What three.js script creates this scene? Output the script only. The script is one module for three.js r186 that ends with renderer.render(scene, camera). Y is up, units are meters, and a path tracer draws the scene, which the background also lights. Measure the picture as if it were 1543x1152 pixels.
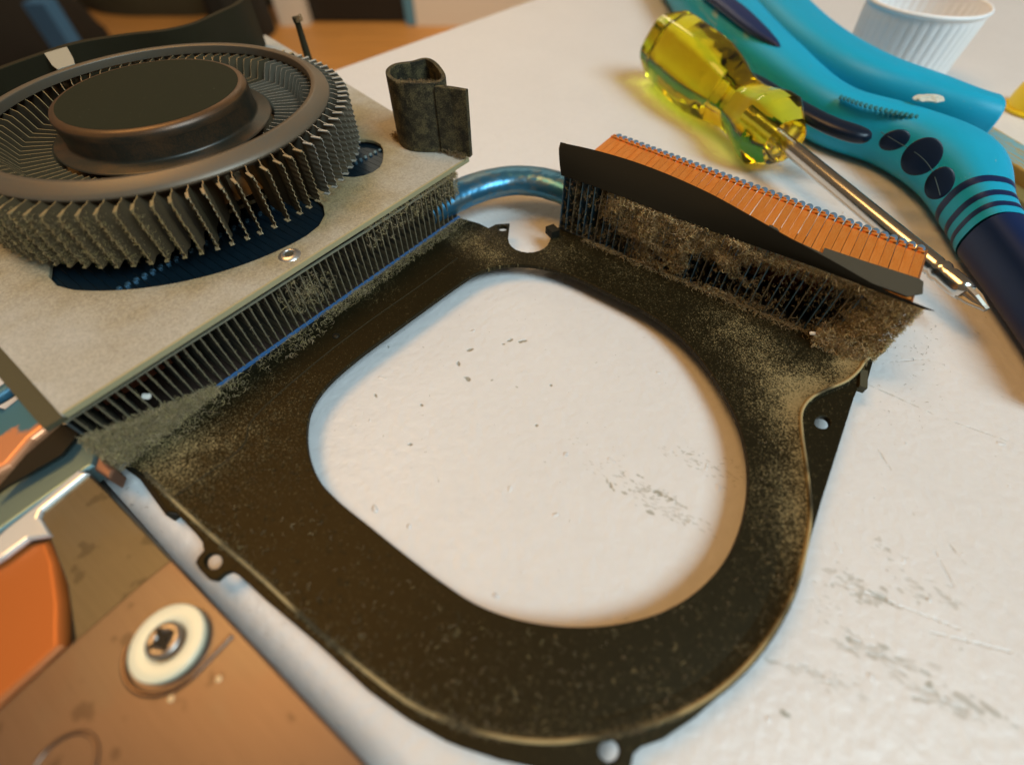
import * as THREE from 'three';
import { mergeGeometries, toCreasedNormals } from 'three/addons/utils/BufferGeometryUtils.js';
import { RectAreaLightUniformsLib } from 'three/addons/lights/RectAreaLightUniformsLib.js';

// ------------------------------------------------------------------ camera, light, exposure
const F = 700, NAD = 530, CAMY = 52;                       // focal length and nadir in photo pixels, camera height in mm
const TH = Math.atan2(F, NAD), ST = Math.sin(TH), CT = Math.cos(TH), MM = 0.001;
const scene = new THREE.Scene();
const camera = new THREE.PerspectiveCamera(2 * Math.atan(576 / F) * 180 / Math.PI, 1024 / 764, 0.003, 60);
camera.position.set(0, CAMY * MM, 0);
camera.lookAt(0, CAMY * MM - ST, -CT);
camera.focus = 0.069; camera.userData.fStop = 12.5;
const renderer = new THREE.WebGLRenderer({ antialias: true });
renderer.setSize(1024, 764);
renderer.toneMapping = THREE.LinearToneMapping;
renderer.toneMappingExposure = 1.0;
renderer.shadowMap.enabled = true;
scene.background = new THREE.Color().setRGB(0.13, 0.098, 0.066);
RectAreaLightUniformsLib.init();

// ------------------------------------------------------------------ helpers
let seed = 20417;
const rnd = () => { seed = (seed + 0x6D2B79F5) | 0; let t = Math.imul(seed ^ (seed >>> 15), 1 | seed); t = (t + Math.imul(t ^ (t >>> 7), 61 | t)) ^ t; return ((t ^ (t >>> 14)) >>> 0) / 4294967296; };
const rr = (a, b) => a + (b - a) * rnd();
const V = (x, y, z) => new THREE.Vector3(x, y, z);
const clamp = (x, a = 0, b = 1) => Math.min(b, Math.max(a, x));
const sstep = (a, b, x) => { const t = clamp((x - a) / (b - a)); return t * t * (3 - 2 * t); };
const lerp = (a, b, t) => a + (b - a) * t;
// the point in mm at height h that was measured at photo pixel (x, y)
function P(x, y, h = 0) {
  const a = (x - 771.5) / F, b = -(y - 576) / F, t = (CAMY - h) / (ST - b * CT);
  return V(a * t, h, -(CT + b * ST) * t);
}
const PL = (list, h) => list.map(([x, y]) => P(x, y, h));
const names = {};
function numbered(n) { const k = names[n] = (names[n] ?? -1) + 1; return k ? n + '_' + String(k).padStart(3, '0') : n; }
function tag(o, label, category, group, kind) {
  if (label) o.userData.label = label;
  if (category) o.userData.category = category;
  if (group) o.userData.group = group;
  if (kind) o.userData.kind = kind;
  return o;
}
function thing(name, label, category, at = V(0, 0, 0)) {
  const g = new THREE.Group(); g.name = numbered(name); g.position.copy(at).multiplyScalar(MM); g.userData.at = undefined; delete g.userData.at;
  scene.add(g); return tag(g, label, category);
}
const origin = new Map();
function group(name, label, category, at) { const g = thing(name, label, category, at); origin.set(g, at.clone()); return g; }
// geometry in mm, in world axes, becomes ONE named mesh under its thing or part
function mesh(name, geo, mat, parent = scene, opt = {}) {
  if (Array.isArray(geo)) geo = mergeGeometries(geo.map(g => g.index ? g.toNonIndexed() : g).map(g => { for (const k of Object.keys(g.attributes)) if (!['position', 'normal', 'uv'].includes(k)) g.deleteAttribute(k); return g; }));
  let root = parent; while (root.parent && root.parent !== scene && root !== scene) root = root.parent;
  const o = origin.get(root);
  if (o && !opt.local) geo.translate(-o.x, -o.y, -o.z);
  if (!opt.shared) geo.scale(MM, MM, MM);
  const m = new THREE.Mesh(geo, mat); m.name = parent === scene ? numbered(name) : name; m.castShadow = m.receiveShadow = true;
  parent.add(m);
  return tag(m, opt.label, opt.category, opt.group, opt.kind);
}
const toShape = (pts, smooth, n = 160) => {
  let p = pts.map(v => new THREE.Vector2(v.x, v.z));
  if (smooth) { const c = new THREE.CatmullRomCurve3(pts, true, 'centripetal'); p = c.getSpacedPoints(n).slice(0, -1).map(v => new THREE.Vector2(v.x, v.z)); }
  return new THREE.Shape(p);
};
// a flat sheet of thickness d whose top lies at height h, cut from an outline of world points
function sheet(outline, h, d, { holes = [], smooth = false, bevel = 0, seg = 2, n = 160 } = {}) {
  const s = toShape(outline, smooth, n);
  for (const q of holes) s.holes.push(new THREE.Path(toShape(q.pts ?? q, q.smooth ?? true, q.n ?? 140).getPoints()));
  const g = new THREE.ExtrudeGeometry(s, { depth: d - 2 * bevel, bevelEnabled: bevel > 0, bevelThickness: bevel, bevelSize: bevel, bevelOffset: -bevel, bevelSegments: seg, curveSegments: 8 });
  g.rotateX(Math.PI / 2); g.translate(0, h - bevel, 0);
  return g;
}
function planarUV(g, x0, z0, w, d) {
  const p = g.attributes.position, uv = new Float32Array(p.count * 2);
  for (let i = 0; i < p.count; i++) { uv[2 * i] = (p.getX(i) - x0) / w; uv[2 * i + 1] = (p.getZ(i) - z0) / d; }
  g.setAttribute('uv', new THREE.BufferAttribute(uv, 2)); return g;
}
const tube = (pts, r, seg = 60, rad = 8, closed = false) => new THREE.TubeGeometry(new THREE.CatmullRomCurve3(pts, closed, 'centripetal'), seg, r, rad, closed);
function box(w, h, d, x, y, z, ry = 0) { const g = new THREE.BoxGeometry(w, h, d); if (ry) g.rotateY(ry); g.translate(x, y, z); return g; }
// surface from a grid of points
function gridGeo(nu, nv, f, closeU = false) {
  const pos = [], uv = [], idx = [];
  for (let j = 0; j <= nv; j++) for (let i = 0; i <= nu; i++) { const p = f(i / nu, j / nv); pos.push(p.x, p.y, p.z); uv.push(i / nu, j / nv); }
  for (let j = 0; j < nv; j++) for (let i = 0; i < nu; i++) { const a = j * (nu + 1) + i, b = a + 1, c = a + nu + 1, d = c + 1; idx.push(a, b, d, a, d, c); }
  const g = new THREE.BufferGeometry();
  g.setAttribute('position', new THREE.Float32BufferAttribute(pos, 3)); g.setAttribute('uv', new THREE.Float32BufferAttribute(uv, 2)); g.setIndex(idx); g.computeVertexNormals();
  if (closeU) { const nn = g.attributes.normal; for (let j = 0; j <= nv; j++) { const a = j * (nu + 1), b = a + nu; const n = V(nn.getX(a) + nn.getX(b), nn.getY(a) + nn.getY(b), nn.getZ(a) + nn.getZ(b)).normalize(); nn.setXYZ(a, n.x, n.y, n.z); nn.setXYZ(b, n.x, n.y, n.z); } }
  return g;
}
// swept body: stations {p, w (half width), t (half thickness)}, rounded super-elliptic section, closed ends
function sweep(st, { n = 40, pw = 2.3, seg = 72, cap = true } = {}) {
  const c = new THREE.CatmullRomCurve3(st.map(s => s.p), false, 'centripetal'), m = st.length - 1;
  const val = (k, t) => { const u = t * m, i = Math.min(m - 1, Math.floor(u)), f = u - i, g = j => st[clamp(j, 0, m)][k]; const a = g(i - 1), b = g(i), d = g(i + 1), e = g(i + 2); return 0.5 * (2 * b + (d - a) * f + (2 * a - 5 * b + 4 * d - e) * f * f + (3 * b - a - 3 * d + e) * f * f * f); };
  return gridGeo(n, seg, (u, v) => {
    const t = clamp(v), p = c.getPoint(t), T = c.getTangent(t), S = V(T.z, 0, -T.x).normalize().negate(), U = V().crossVectors(S, T).normalize();
    if (U.y < 0) U.negate();
    const a = u * 2 * Math.PI, ca = Math.cos(a), sa = Math.sin(a), e = 2 / pw; let k = 1;
    if (cap) { const d = Math.min(t, 1 - t) * seg; k = d < 5 ? Math.sqrt(Math.max(0, 1 - (1 - d / 5) ** 2)) : 1; }
    return p.clone().addScaledVector(S, k * val('w', t) * Math.sign(ca) * Math.abs(ca) ** e).addScaledVector(U, k * val('t', t) * Math.sign(sa) * Math.abs(sa) ** e);
  }, true);
}
// a standing wall that follows a plan line
function standing(pts, th, y0, y1, closed = false, n = 80, smooth = true) {
  const c = smooth ? new THREE.CatmullRomCurve3(pts, closed, 'centripetal').getSpacedPoints(n) : pts;
  const L = [], R = [];
  for (let i = 0; i < c.length; i++) {
    const a = c[closed ? (i - 1 + c.length) % c.length : Math.max(0, i - 1)], b = c[closed ? (i + 1) % c.length : Math.min(c.length - 1, i + 1)];
    const t = V(b.x - a.x, 0, b.z - a.z).normalize(), nn = V(-t.z, 0, t.x);
    L.push(c[i].clone().addScaledVector(nn, th / 2)); R.push(c[i].clone().addScaledVector(nn, -th / 2));
  }
  if (closed) { L.pop(); R.pop(); return sheet(R, y1, y1 - y0, { holes: [{ pts: L, smooth: false }], bevel: 0.12, seg: 2 }); }
  return sheet([...L, ...R.reverse()], y1, y1 - y0, { bevel: 0.12, seg: 2 });
}
// ---- noise
const hash2 = (x, y, s = 0) => { let h = Math.imul(x, 374761393) + Math.imul(y, 668265263) + Math.imul(s, 974634541); h = Math.imul(h ^ (h >>> 13), 1274126177); return ((h ^ (h >>> 16)) >>> 0) / 4294967296; };
function vnoise(x, y, s = 0, per = 1e9) {
  const xi = Math.floor(x), yi = Math.floor(y), fx = x - xi, fy = y - yi, u = fx * fx * (3 - 2 * fx), v = fy * fy * (3 - 2 * fy), w = k => ((k % per) + per) % per;
  const a = hash2(w(xi), w(yi), s), b = hash2(w(xi + 1), w(yi), s), c = hash2(w(xi), w(yi + 1), s), d = hash2(w(xi + 1), w(yi + 1), s);
  return a + (b - a) * u + (c - a) * v + (a - b - c + d) * u * v;
}
const fbm = (x, y, o = 4, s = 0, per = 1e9) => { let t = 0, a = 0.5, n = 0; for (let i = 0; i < o; i++) { t += a * vnoise(x, y, s + i, per); n += a; x *= 2; y *= 2; per *= 2; a *= 0.5; } return t / n; };
const enc = c => c <= 0.0031308 ? 12.92 * c : 1.055 * c ** (1 / 2.4) - 0.055;
function tex(w, h, f, { srgb = false, rep = THREE.RepeatWrapping } = {}) {      // f gives linear colour (or data) 0..1
  const d = new Uint8Array(w * h * 4), lut = new Uint8Array(4097); for (let i = 0; i < 4097; i++) lut[i] = Math.round(255 * (srgb ? enc(i / 4096) : i / 4096));
  for (let y = 0; y < h; y++) for (let x = 0; x < w; x++) { const c = f(x, y), k = 4 * (y * w + x); for (let i = 0; i < 3; i++) d[k + i] = lut[Math.round(4096 * clamp(c.length ? c[i] : c))]; d[k + 3] = 255; }
  const t = new THREE.DataTexture(d, w, h); t.magFilter = t.minFilter = THREE.LinearFilter; t.wrapS = t.wrapT = rep; if (srgb) t.colorSpace = THREE.SRGBColorSpace; t.needsUpdate = true; return t;
}
const lin = (r, g, b) => new THREE.Color().setRGB(r, g, b);
const std = (r, g, b, rough = 0.6, metal = 0, extra = {}) => new THREE.MeshStandardMaterial({ color: lin(r, g, b), roughness: rough, metalness: metal, side: THREE.DoubleSide, ...extra });
const blk = (r, g, b, rough = 0.6) => new THREE.MeshPhysicalMaterial({ color: lin(r, g, b), roughness: rough, metalness: 0, specularIntensity: 0.4, specularColor: lin(1, 0.85, 0.6), side: THREE.DoubleSide });
const phys = (r, g, b, rough, metal, extra = {}) => new THREE.MeshPhysicalMaterial({ color: lin(r, g, b), roughness: rough, metalness: metal, side: THREE.DoubleSide, ...extra });

// ------------------------------------------------------------------ lights (outside the frame)
function areaLight(name, label, at, to, w, h, color, power, glow) {
  const g = new THREE.Group(); g.name = name; scene.add(g); g.position.copy(at); g.lookAt(to); tag(g, label, 'lamp');
  const pane = new THREE.Mesh(new THREE.BoxGeometry(w, h, 0.01), new THREE.MeshStandardMaterial({ color: 0x222222, emissive: color, emissiveIntensity: glow })); pane.name = 'diffuser'; g.add(pane);
  const l = new THREE.RectAreaLight(color, power, w, h); l.name = name + '_source'; l.position.copy(at).add(V().subVectors(to, at).normalize().multiplyScalar(0.02)); l.lookAt(to); scene.add(l);
}
areaLight('window_light', 'tall bright window of daylight standing right of the table, outside the picture', V(0.60, 0.88, 0.40), V(0, 0, -0.06), 0.50, 0.56, lin(0.80, 1.08, 1.22), 8.8, 3);
areaLight('warm_lamp', 'warm glowing lamp panel left of the table, outside the picture', V(-0.44, 1.02, -0.24), V(0, 0, -0.06), 0.5, 0.5, lin(1.0, 0.54, 0.175), 5.4, 3);
areaLight('added_floor_light', 'square light panel added over the wood floor behind the table, outside the picture', V(-0.3, 1.3, -2.1), V(-0.5, -0.73, -3.1), 1.1, 1.1, lin(1.0, 0.80, 0.55), 6, 3);  // no known lamp; added so the floor and cabinet are bright

// ------------------------------------------------------------------ table
const dustMat = std(0.33, 0.265, 0.15, 1.0);
{
  const e0 = P(500, 105, 0), e1 = P(775, 8, 0), dir = V().subVectors(e1, e0).normalize(), nrm = V(-dir.z, 0, dir.x);
  const at = (a, b) => e0.clone().addScaledVector(dir, a).addScaledVector(nrm, b);
  const W = 1480, HH = 1200, X0 = -70, Z0 = -132, WW = 191, k = W / WW, DD = HH / k;
  const col = new Float32Array(W * HH), bmp = new Float32Array(W * HH), tint = new Float32Array(W * HH);
  for (let y = 0; y < HH; y++) for (let x = 0; x < W; x++) {
    const mx = x / k, my = y / k, i = y * W + x;
    col[i] = 0.94 + 0.05 * fbm(mx * 0.09, my * 0.09, 3, 5) + 0.05 * (fbm(mx * 1.1, my * 1.1, 3, 9) - 0.5);
    bmp[i] = 0.42 + 0.34 * (fbm(mx * 1.15, my * 1.15, 4, 21) - 0.5) + 0.12 * (fbm(mx * 0.16, my * 0.16, 2, 31) - 0.5);
  }
  const put = (c, len, wid, ang, a, bump = 0, dark = 1) => {                        // one stroke-like mark, ragged
    const cx = (c.x - X0) * k, cy = (c.z - Z0) * k, R = Math.ceil((len + wid) * k) + 2, ca = Math.cos(ang), sa = Math.sin(ang), s = Math.floor(rnd() * 1e6);
    for (let y = -R; y <= R; y++) for (let x = -R; x <= R; x++) {
      const X = Math.round(cx) + x, Y = Math.round(cy) + y; if (X < 0 || Y < 0 || X >= W || Y >= HH) continue;
      const u = (x * ca + y * sa) / k / len, v = (-x * sa + y * ca) / k / wid, d = Math.hypot(u, v) + 1.1 * (vnoise(X * 0.33, Y * 0.33, s) - 0.5);
      const m = sstep(1, 0.55, d); if (m <= 0) continue; const i = Y * W + X;
      tint[i] = Math.max(tint[i], m * a * dark); bmp[i] += m * bump;
    }
  };
  const along = (x, y, x2, y2) => { const a = P(x, y, 0), b = P(x2, y2, 0); return Math.atan2(b.z - a.z, b.x - a.x); };
  const a1 = along(940, 720, 1040, 765), cl = (x, y, sx, sy, n, l, al) => { for (let i = 0; i < n; i++) { const u = (rnd() + rnd() - 1) * sx, v = (rnd() + rnd() - 1) * sy; put(P(x + u - 0.35 * v, y + v + 0.4 * u, 0), l * rr(0.3, 1.1), l * rr(0.12, 0.35), a1 + rr(-0.35, 0.35), al * rr(0.35, 1), -0.05); } };
  cl(975, 738, 75, 14, 60, 0.5, 0.55); cl(1010, 772, 70, 12, 60, 0.5, 0.42); cl(1045, 688, 70, 18, 50, 0.42, 0.4); cl(1090, 710, 40, 26, 40, 0.35, 0.35); cl(900, 690, 60, 30, 25, 0.3, 0.3);
  put(P(920, 728, 0), 0.8, 0.35, a1 + 0.9, 0.75, -0.2); put(P(990, 740, 0), 1.0, 0.4, a1, 0.75, -0.2); put(P(965, 718, 0), 0.8, 0.22, a1 + 0.2, 0.6, -0.1); put(P(1040, 683, 0), 0.5, 0.2, a1 - 0.2, 0.6, -0.1); put(P(1008, 750, 0), 0.6, 0.25, a1, 0.7); put(P(980, 771, 0), 0.5, 0.2, a1, 0.6); put(P(941, 742, 0), 0.7, 0.2, a1, 0.55);
  cl(1290, 885, 55, 22, 34, 0.8, 0.5); cl(1320, 985, 85, 20, 44, 0.9, 0.42); cl(1420, 1055, 90, 16, 34, 1.0, 0.4); cl(1210, 1010, 60, 14, 22, 0.7, 0.35); cl(1270, 1025, 40, 20, 18, 0.7, 0.32); cl(1400, 890, 60, 22, 22, 0.9, 0.38); cl(1330, 830, 40, 20, 16, 0.5, 0.4); cl(1240, 900, 40, 60, 30, 0.4, 0.3);
  put(P(1317, 893, 0), 2.2, 0.28, a1 + 0.12, 0.62, -0.12); put(P(1460, 1060, 0), 2.0, 0.35, a1 + 0.2, 0.45); put(P(1495, 1070, 0), 1.6, 0.35, a1 + 0.2, 0.45); put(P(1283, 962, 0), 0.8, 0.4, a1, 0.6, -0.2); put(P(1402, 1032, 0), 0.5, 0.35, a1, 0.6); put(P(1182, 1071, 0), 0.4, 0.3, a1, 0.7); put(P(1330, 972, 0), 0.7, 0.35, a1, 0.5);
  for (const [x, y, x2, y2, w, a] of [[1300, 575, 1410, 625, 0.13, 0.3], [1410, 625, 1540, 672, 0.12, 0.18], [1418, 805, 1455, 850, 0.12, 0.45], [1318, 670, 1345, 712, 0.12, 0.25], [1400, 815, 1450, 910, 0.1, 0.22], [1270, 880, 1480, 960, 0.12, 0.14], [1400, 950, 1540, 985, 0.12, 0.2], [1340, 545, 1400, 540, 0.1, 0.15]]) {
    const p = P(x, y, 0), q = P(x2, y2, 0), L = p.distanceTo(q); put(p.clone().lerp(q, 0.5), L / 2, w, Math.atan2(q.z - p.z, q.x - p.x), a, -0.25); }
  for (const [x, y, l, w, g] of [[708, 526, 0.7, 0.3, -0.4], [703, 570, 0.75, 0.3, 0.7], [690, 547, 0.4, 0.22, 1.2], [768, 512, 0.5, 0.3, -0.3], [786, 513, 0.9, 0.25, -0.2], [758, 517, 0.4, 0.2, 0], [584, 522, 0.5, 0.09, 1.1], [565, 594, 0.45, 0.12, 1.0], [635, 609, 0.2, 0.2, 0], [617, 668, 0.3, 0.15, 0], [808, 640, 0.2, 0.2, 0], [1142, 686, 0.4, 0.25, 0], [830, 580, 0.18, 0.16, 0]]) put(P(x, y, 0), l, w, g, 0.72, -0.5);
  for (let i = 0; i < 240; i++) put(V(rr(-60, 90), 0, rr(-110, 10)), rr(0.06, 0.22), rr(0.05, 0.12), rr(0, 3), rr(0.15, 0.6), 0);
  for (let i = 0; i < 340; i++) put(V(rr(-60, 110), 0, rr(-140, 20)), rr(0.15, 0.7), rr(0.08, 0.28), rr(0, 3), 0, rr(0.1, 0.5));
  for (let i = 0; i < 120; i++) put(V(rr(60, 125), 0, rr(-80, 20)), rr(0.3, 1.6), rr(0.1, 0.25), a1 + rr(-0.4, 0.4), rr(0.08, 0.25), 0);
  const map = tex(W, HH, (x, y) => { const i = y * W + x, c = col[i], t = tint[i]; return [lerp(0.70 * c, 0.185, t), lerp(0.672 * c, 0.165, t), lerp(0.648 * c, 0.095, t)]; }, { srgb: true, rep: THREE.MirroredRepeatWrapping });
  const bump = tex(W, HH, (x, y) => bmp[y * W + x], { rep: THREE.MirroredRepeatWrapping });
  const g = planarUV(sheet([at(-700, 0), at(900, 0), at(900, 900), at(-700, 900)], 0, 22, { bevel: 1.2 }), X0, Z0, WW, DD);
  tag(mesh('table', g, new THREE.MeshStandardMaterial({ map, bumpMap: bump, bumpScale: 0.00032, roughness: 0.42, side: THREE.DoubleSide })), null, null, null, 'structure');
}

// ------------------------------------------------------------------ room behind the table
{
  const wood = tex(512, 512, (x, y) => { const n = fbm(x * 0.006, y * 0.09, 4, 3, 1e9), m = fbm(x * 0.02, y * 0.02, 2, 8); const t = 0.75 + 0.5 * n * (0.7 + 0.6 * m) - 0.2; return [0.62 * t, 0.285 * t, 0.07 * t]; }, { srgb: true });
  const fl = group('floor', null, null, V(0, -742, -2000)); tag(fl, null, null, null, 'structure'); fl.userData.kind = 'structure';
  const fm = new THREE.MeshStandardMaterial({ map: wood, roughness: 0.5, side: THREE.DoubleSide });
  const base = mesh('subfloor', box(6000, 20, 6000, 0, -756, -2000), std(0.12, 0.06, 0.02, 0.8), fl);
  for (let i = 0; i < 22; i++) { const z = -3600 + i * 130; mesh('plank', planarUV(box(6000, 14, 127, 0, -738 - rr(0, 0.8), z), -3000 + i * 311, z - 63, 1400, 300), fm, fl); }
  const wall = mesh('back_wall', box(6000, 2600, 60, 0, 540, -3700), std(0.62, 0.54, 0.44, 0.9)); tag(wall, 'pale plain wall behind the floor, beyond the table', 'wall', null, 'structure');
  // low white cabinet with an open dark niche, seen blurred over the table edge
  const fh = -731, B = (x, y) => P(x, y, fh), c0 = B(410, 47), c1 = B(800, 32), zc = (c0.z + c1.z) / 2;
  const cab = group('white_cabinet', 'low white cabinet with a dark open niche, blurred on the wood floor behind the table', 'cabinet', V((c0.x + c1.x) / 2, fh, zc - 200));
  const xa = B(418, 45).x, xb = B(464, 42).x, xc = B(612, 38).x, xd = B(629, 36).x, xe = B(900, 32).x, wm = std(0.80, 0.76, 0.68, 0.5);
  const side = (a, b, m, n, d = 400, y0 = 0, y1 = 900, z = 0) => mesh(n, box(b - a, y1 - y0, d, (a + b) / 2, fh + (y0 + y1) / 2, zc - d / 2 - z), m, cab);
  side(xa, xb, wm, 'side_panel'); side(xd, xe, wm, 'door_front');
  side(xb + 2, xd - 2, std(0.012, 0.011, 0.009, 0.6), 'back_panel', 20, 0, 900, 300);
  side(xb + 2, xc, std(0.012, 0.011, 0.009, 0.5), 'drawer_front', 30, 6, 880, 60);
  side(xc + 3, xd - 3, std(0.10, 0.28, 0.42, 0.5), 'blue_edge_strip', 60, 0, 900, 10);
  // dark bag and blue box on the floor at the far left
  const bag = group('black_bag', 'black fabric bag slumped on the floor at the upper left, far behind the fan', 'bag', V(B(120, 60).x, fh, B(120, 60).z));
  const bp = B(60, 90), lump = (x, y, z, a, b, c, m, n) => { const s = new THREE.SphereGeometry(1, 40, 28); const q = s.attributes.position; for (let i = 0; i < q.count; i++) { const v = V(q.getX(i), q.getY(i), q.getZ(i)); const k = 1 + 0.22 * (fbm(v.x * 2 + 7, v.y * 2 + v.z * 2.3 + 9, 3, 44) - 0.5); q.setXYZ(i, v.x * a * k + x, Math.max(0, v.y * k) * b + y, v.z * c * k + z); } s.computeVertexNormals(); return mesh(n, s, m, bag); };
  lump(bp.x - 330, fh, bp.z - 60, 560, 420, 420, std(0.014, 0.010, 0.006, 0.9), 'bag_body');
  lump(B(250, 20).x, fh, B(250, 20).z - 260, 560, 260, 320, std(0.05, 0.042, 0.02, 0.95), 'bag_flap');
  lump(B(392, 70).x - 110, fh, B(392, 70).z - 150, 120, 520, 200, std(0.008, 0.009, 0.007, 0.8), 'bag_side');
  const bb = P(135, 122, fh), blue = mesh('blue_box', new THREE.BoxGeometry(80, 265, 70).translate(bb.x, fh + 132, bb.z), std(0.05, 0.17, 0.36, 0.6));
  tag(blue, 'small blue box on the floor at the upper left, before the black bag', 'box');
}

// ------------------------------------------------------------------ shared frames of the heatsink
const COV = 3.0, TOP = 11.6, TOPR = 13.0;                                   // heights: fan cover's upper face, fin tops
const L0 = P(178, 690, COV), L1 = P(692, 328, COV), R0 = P(842, 345, COV), R1 = P(1330, 548, COV);
const ld = V().subVectors(L1, L0).normalize(), ln = V(ld.z, 0, -ld.x);          // along the left fins; towards their back
const rd = V().subVectors(R1, R0).normalize(), rn = V(rd.z, 0, -rd.x);
if (ln.z > 0) ln.negate(); if (rn.z > 0) rn.negate();
const LL = L0.distanceTo(L1), RL = R0.distanceTo(R1) - 2.6;
const fr = (o, d, n) => (s, h, m) => o.clone().addScaledVector(d, s).addScaledVector(n, m).setY(h);
const LF = fr(L0, ld, ln), RF = fr(R0, rd, rn);

// ------------------------------------------------------------------ fan cover
const ridgePx = [[1338, 522], [1318, 535], [1300, 548], [1290, 562], [1272, 578], [1240, 592], [1216, 606], [1204, 625], [1204, 655], [1212, 715], [1217, 780], [1206, 850], [1188, 905], [1150, 970], [1100, 1025], [1040, 1066], [960, 1097], [880, 1113], [815, 1117], [740, 1107], [680, 1088], [622, 1062], [560, 1018], [480, 952], [390, 868], [318, 806], [262, 755], [218, 712]];
const ridge = PL(ridgePx, COV);
const creasePx = [[690, 388], [640, 425], [560, 481], [500, 526], [450, 567], [405, 606], [376, 638], [368, 668], [340, 694], [300, 722], [262, 748]];
const holePx = [[462, 650], [469, 614], [490, 582], [530, 545], [590, 500], [645, 460], [690, 428], [715, 412], [745, 402], [780, 398], [820, 402], [865, 416], [920, 442], [975, 470], [1020, 502], [1060, 545], [1092, 594], [1114, 640], [1126, 690], [1128, 735], [1118, 790], [1096, 840], [1060, 882], [1010, 916], [950, 936], [885, 944], [825, 941], [770, 930], [718, 910], [665, 876], [610, 835], [555, 791], [508, 753], [480, 722], [466, 688]];
{
  const cov = group('fan_cover', 'black dusty blower fan cover with a large rounded opening, lying on the white table', 'fan cover', P(800, 700, 0));
  const out = [], px = (l) => { for (const [x, y] of l) out.push(P(x, y, COV)); };
  out.push(LF(1.5, COV, 2.5), LF(LL - 0.5, COV, 2.5));
  px([[704, 331], [722, 336], [736, 343], [747, 337.5], [768, 336], [765, 360]]);
  for (let i = 0; i <= 10; i++) { const a = Math.PI - i / 10 * Math.PI * 0.94; px([[797 + 31 * Math.cos(a), 360 + 20 * Math.sin(a)]]); }
  px([[836, 345]]);
  out.push(RF(0, COV, 2), RF(RL - 1, COV, 2)); px([[1336, 522], [1330, 530], [1317, 541], [1306, 581], [1296, 578], [1287, 600], [1262, 680], [1238, 756], [1218, 826], [1209, 856], [1196, 893], [1172, 944], [1140, 990], [1092, 1043], [1045, 1083], [999, 1114], [967, 1125], [955, 1136], [952, 1152], [945, 1180], [885, 1180], [870, 1166], [820, 1160], [752, 1145], [700, 1128], [672, 1117], [614, 1084], [555, 1041], [478, 970], [400, 904], [358, 865], [347, 860], [337, 864], [325, 874], [314, 872], [299, 856], [294, 847], [298, 838], [306, 829], [304, 816], [294, 803], [264, 772], [251, 770], [213, 712], [196, 702]]);
  const hole = (x, y, r, ry) => ({ pts: Array.from({ length: 12 }, (_, i) => P(x + r * Math.cos(i / 6 * Math.PI), y + (ry ?? r) * Math.sin(i / 6 * Math.PI), COV)), n: 28 });
  // dust settled on the cover: grain over the black plastic, thick where the air turned
  const W = 1536, X0 = -52, Z0 = -84, WW = 112, k = W / WW;
  const seg = (pts) => pts.map(p => [p.x, p.z]);
  const rs = seg(new THREE.CatmullRomCurve3(ridge, false, 'centripetal').getSpacedPoints(90)), crs = seg(PL(creasePx, COV));
  const dist = (pts, x, y) => { let b = 1e9; for (let i = 0; i < pts.length - 1; i++) { const [ax, ay] = pts[i], [bx, by] = pts[i + 1], dx = bx - ax, dy = by - ay, t = clamp(((x - ax) * dx + (y - ay) * dy) / (dx * dx + dy * dy)), q = Math.hypot(x - ax - t * dx, y - ay - t * dy); if (q < b) b = q; } return b; };
  const spots = [[1130, 520, 6.5, 0.5], [1190, 575, 4.5, 0.75], [1090, 480, 7, 0.34], [960, 410, 7, 0.34], [840, 378, 5.5, 0.5], [745, 385, 4, 0.62], [720, 362, 4.5, 0.5], [690, 350, 4, 0.45], [240, 690, 6, 0.8], [330, 660, 9, 0.36], [420, 610, 8, 0.2], [1165, 620, 4.5, 0.5], [1165, 720, 5, 0.36], [1180, 800, 4.5, 0.36], [560, 430, 3.5, 0.55], [1280, 540, 3, 0.8]].map(([x, y, r, a]) => { const p = P(x, y, COV); return [p.x, p.z, r, a]; });
  const coarse = new Float32Array(256 * 256), cr = new Float32Array(256 * 256);
  for (let y = 0; y < 256; y++) for (let x = 0; x < 256; x++) { const mx = X0 + x / 256 * WW, my = Z0 + y / 256 * WW; coarse[y * 256 + x] = dist(rs, mx, my); cr[y * 256 + x] = dist(crs, mx, my); }
  const bil = (a, x, y) => { x = clamp(x / 6, 0, 254.99); y = clamp(y / 6, 0, 254.99); const i = Math.floor(x), j = Math.floor(y), u = x - i, v = y - j, q = j * 256 + i; return lerp(lerp(a[q], a[q + 1], u), lerp(a[q + 256], a[q + 257], u), v); };
  const rp = [...rs, ...seg([P(100, 650, COV), P(400, 420, COV), P(690, 280, COV), P(860, 260, COV), P(1400, 440, COV)])], inside = (x, y) => { let k = false; for (let i = 0, j = rp.length - 1; i < rp.length; j = i++) if ((rp[i][1] > y) !== (rp[j][1] > y) && x < (rp[j][0] - rp[i][0]) * (y - rp[i][1]) / (rp[j][1] - rp[i][1]) + rp[i][0]) k = !k; return k; };
  const ins = new Float32Array(256 * 256); for (let y = 0; y < 256; y++) for (let x = 0; x < 256; x++) { const mx = X0 + x / 256 * WW, my = Z0 + y / 256 * WW; ins[y * 256 + x] = inside(mx, my) ? 1 : 0; }
  const dens = new Float32Array(W * W);
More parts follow.
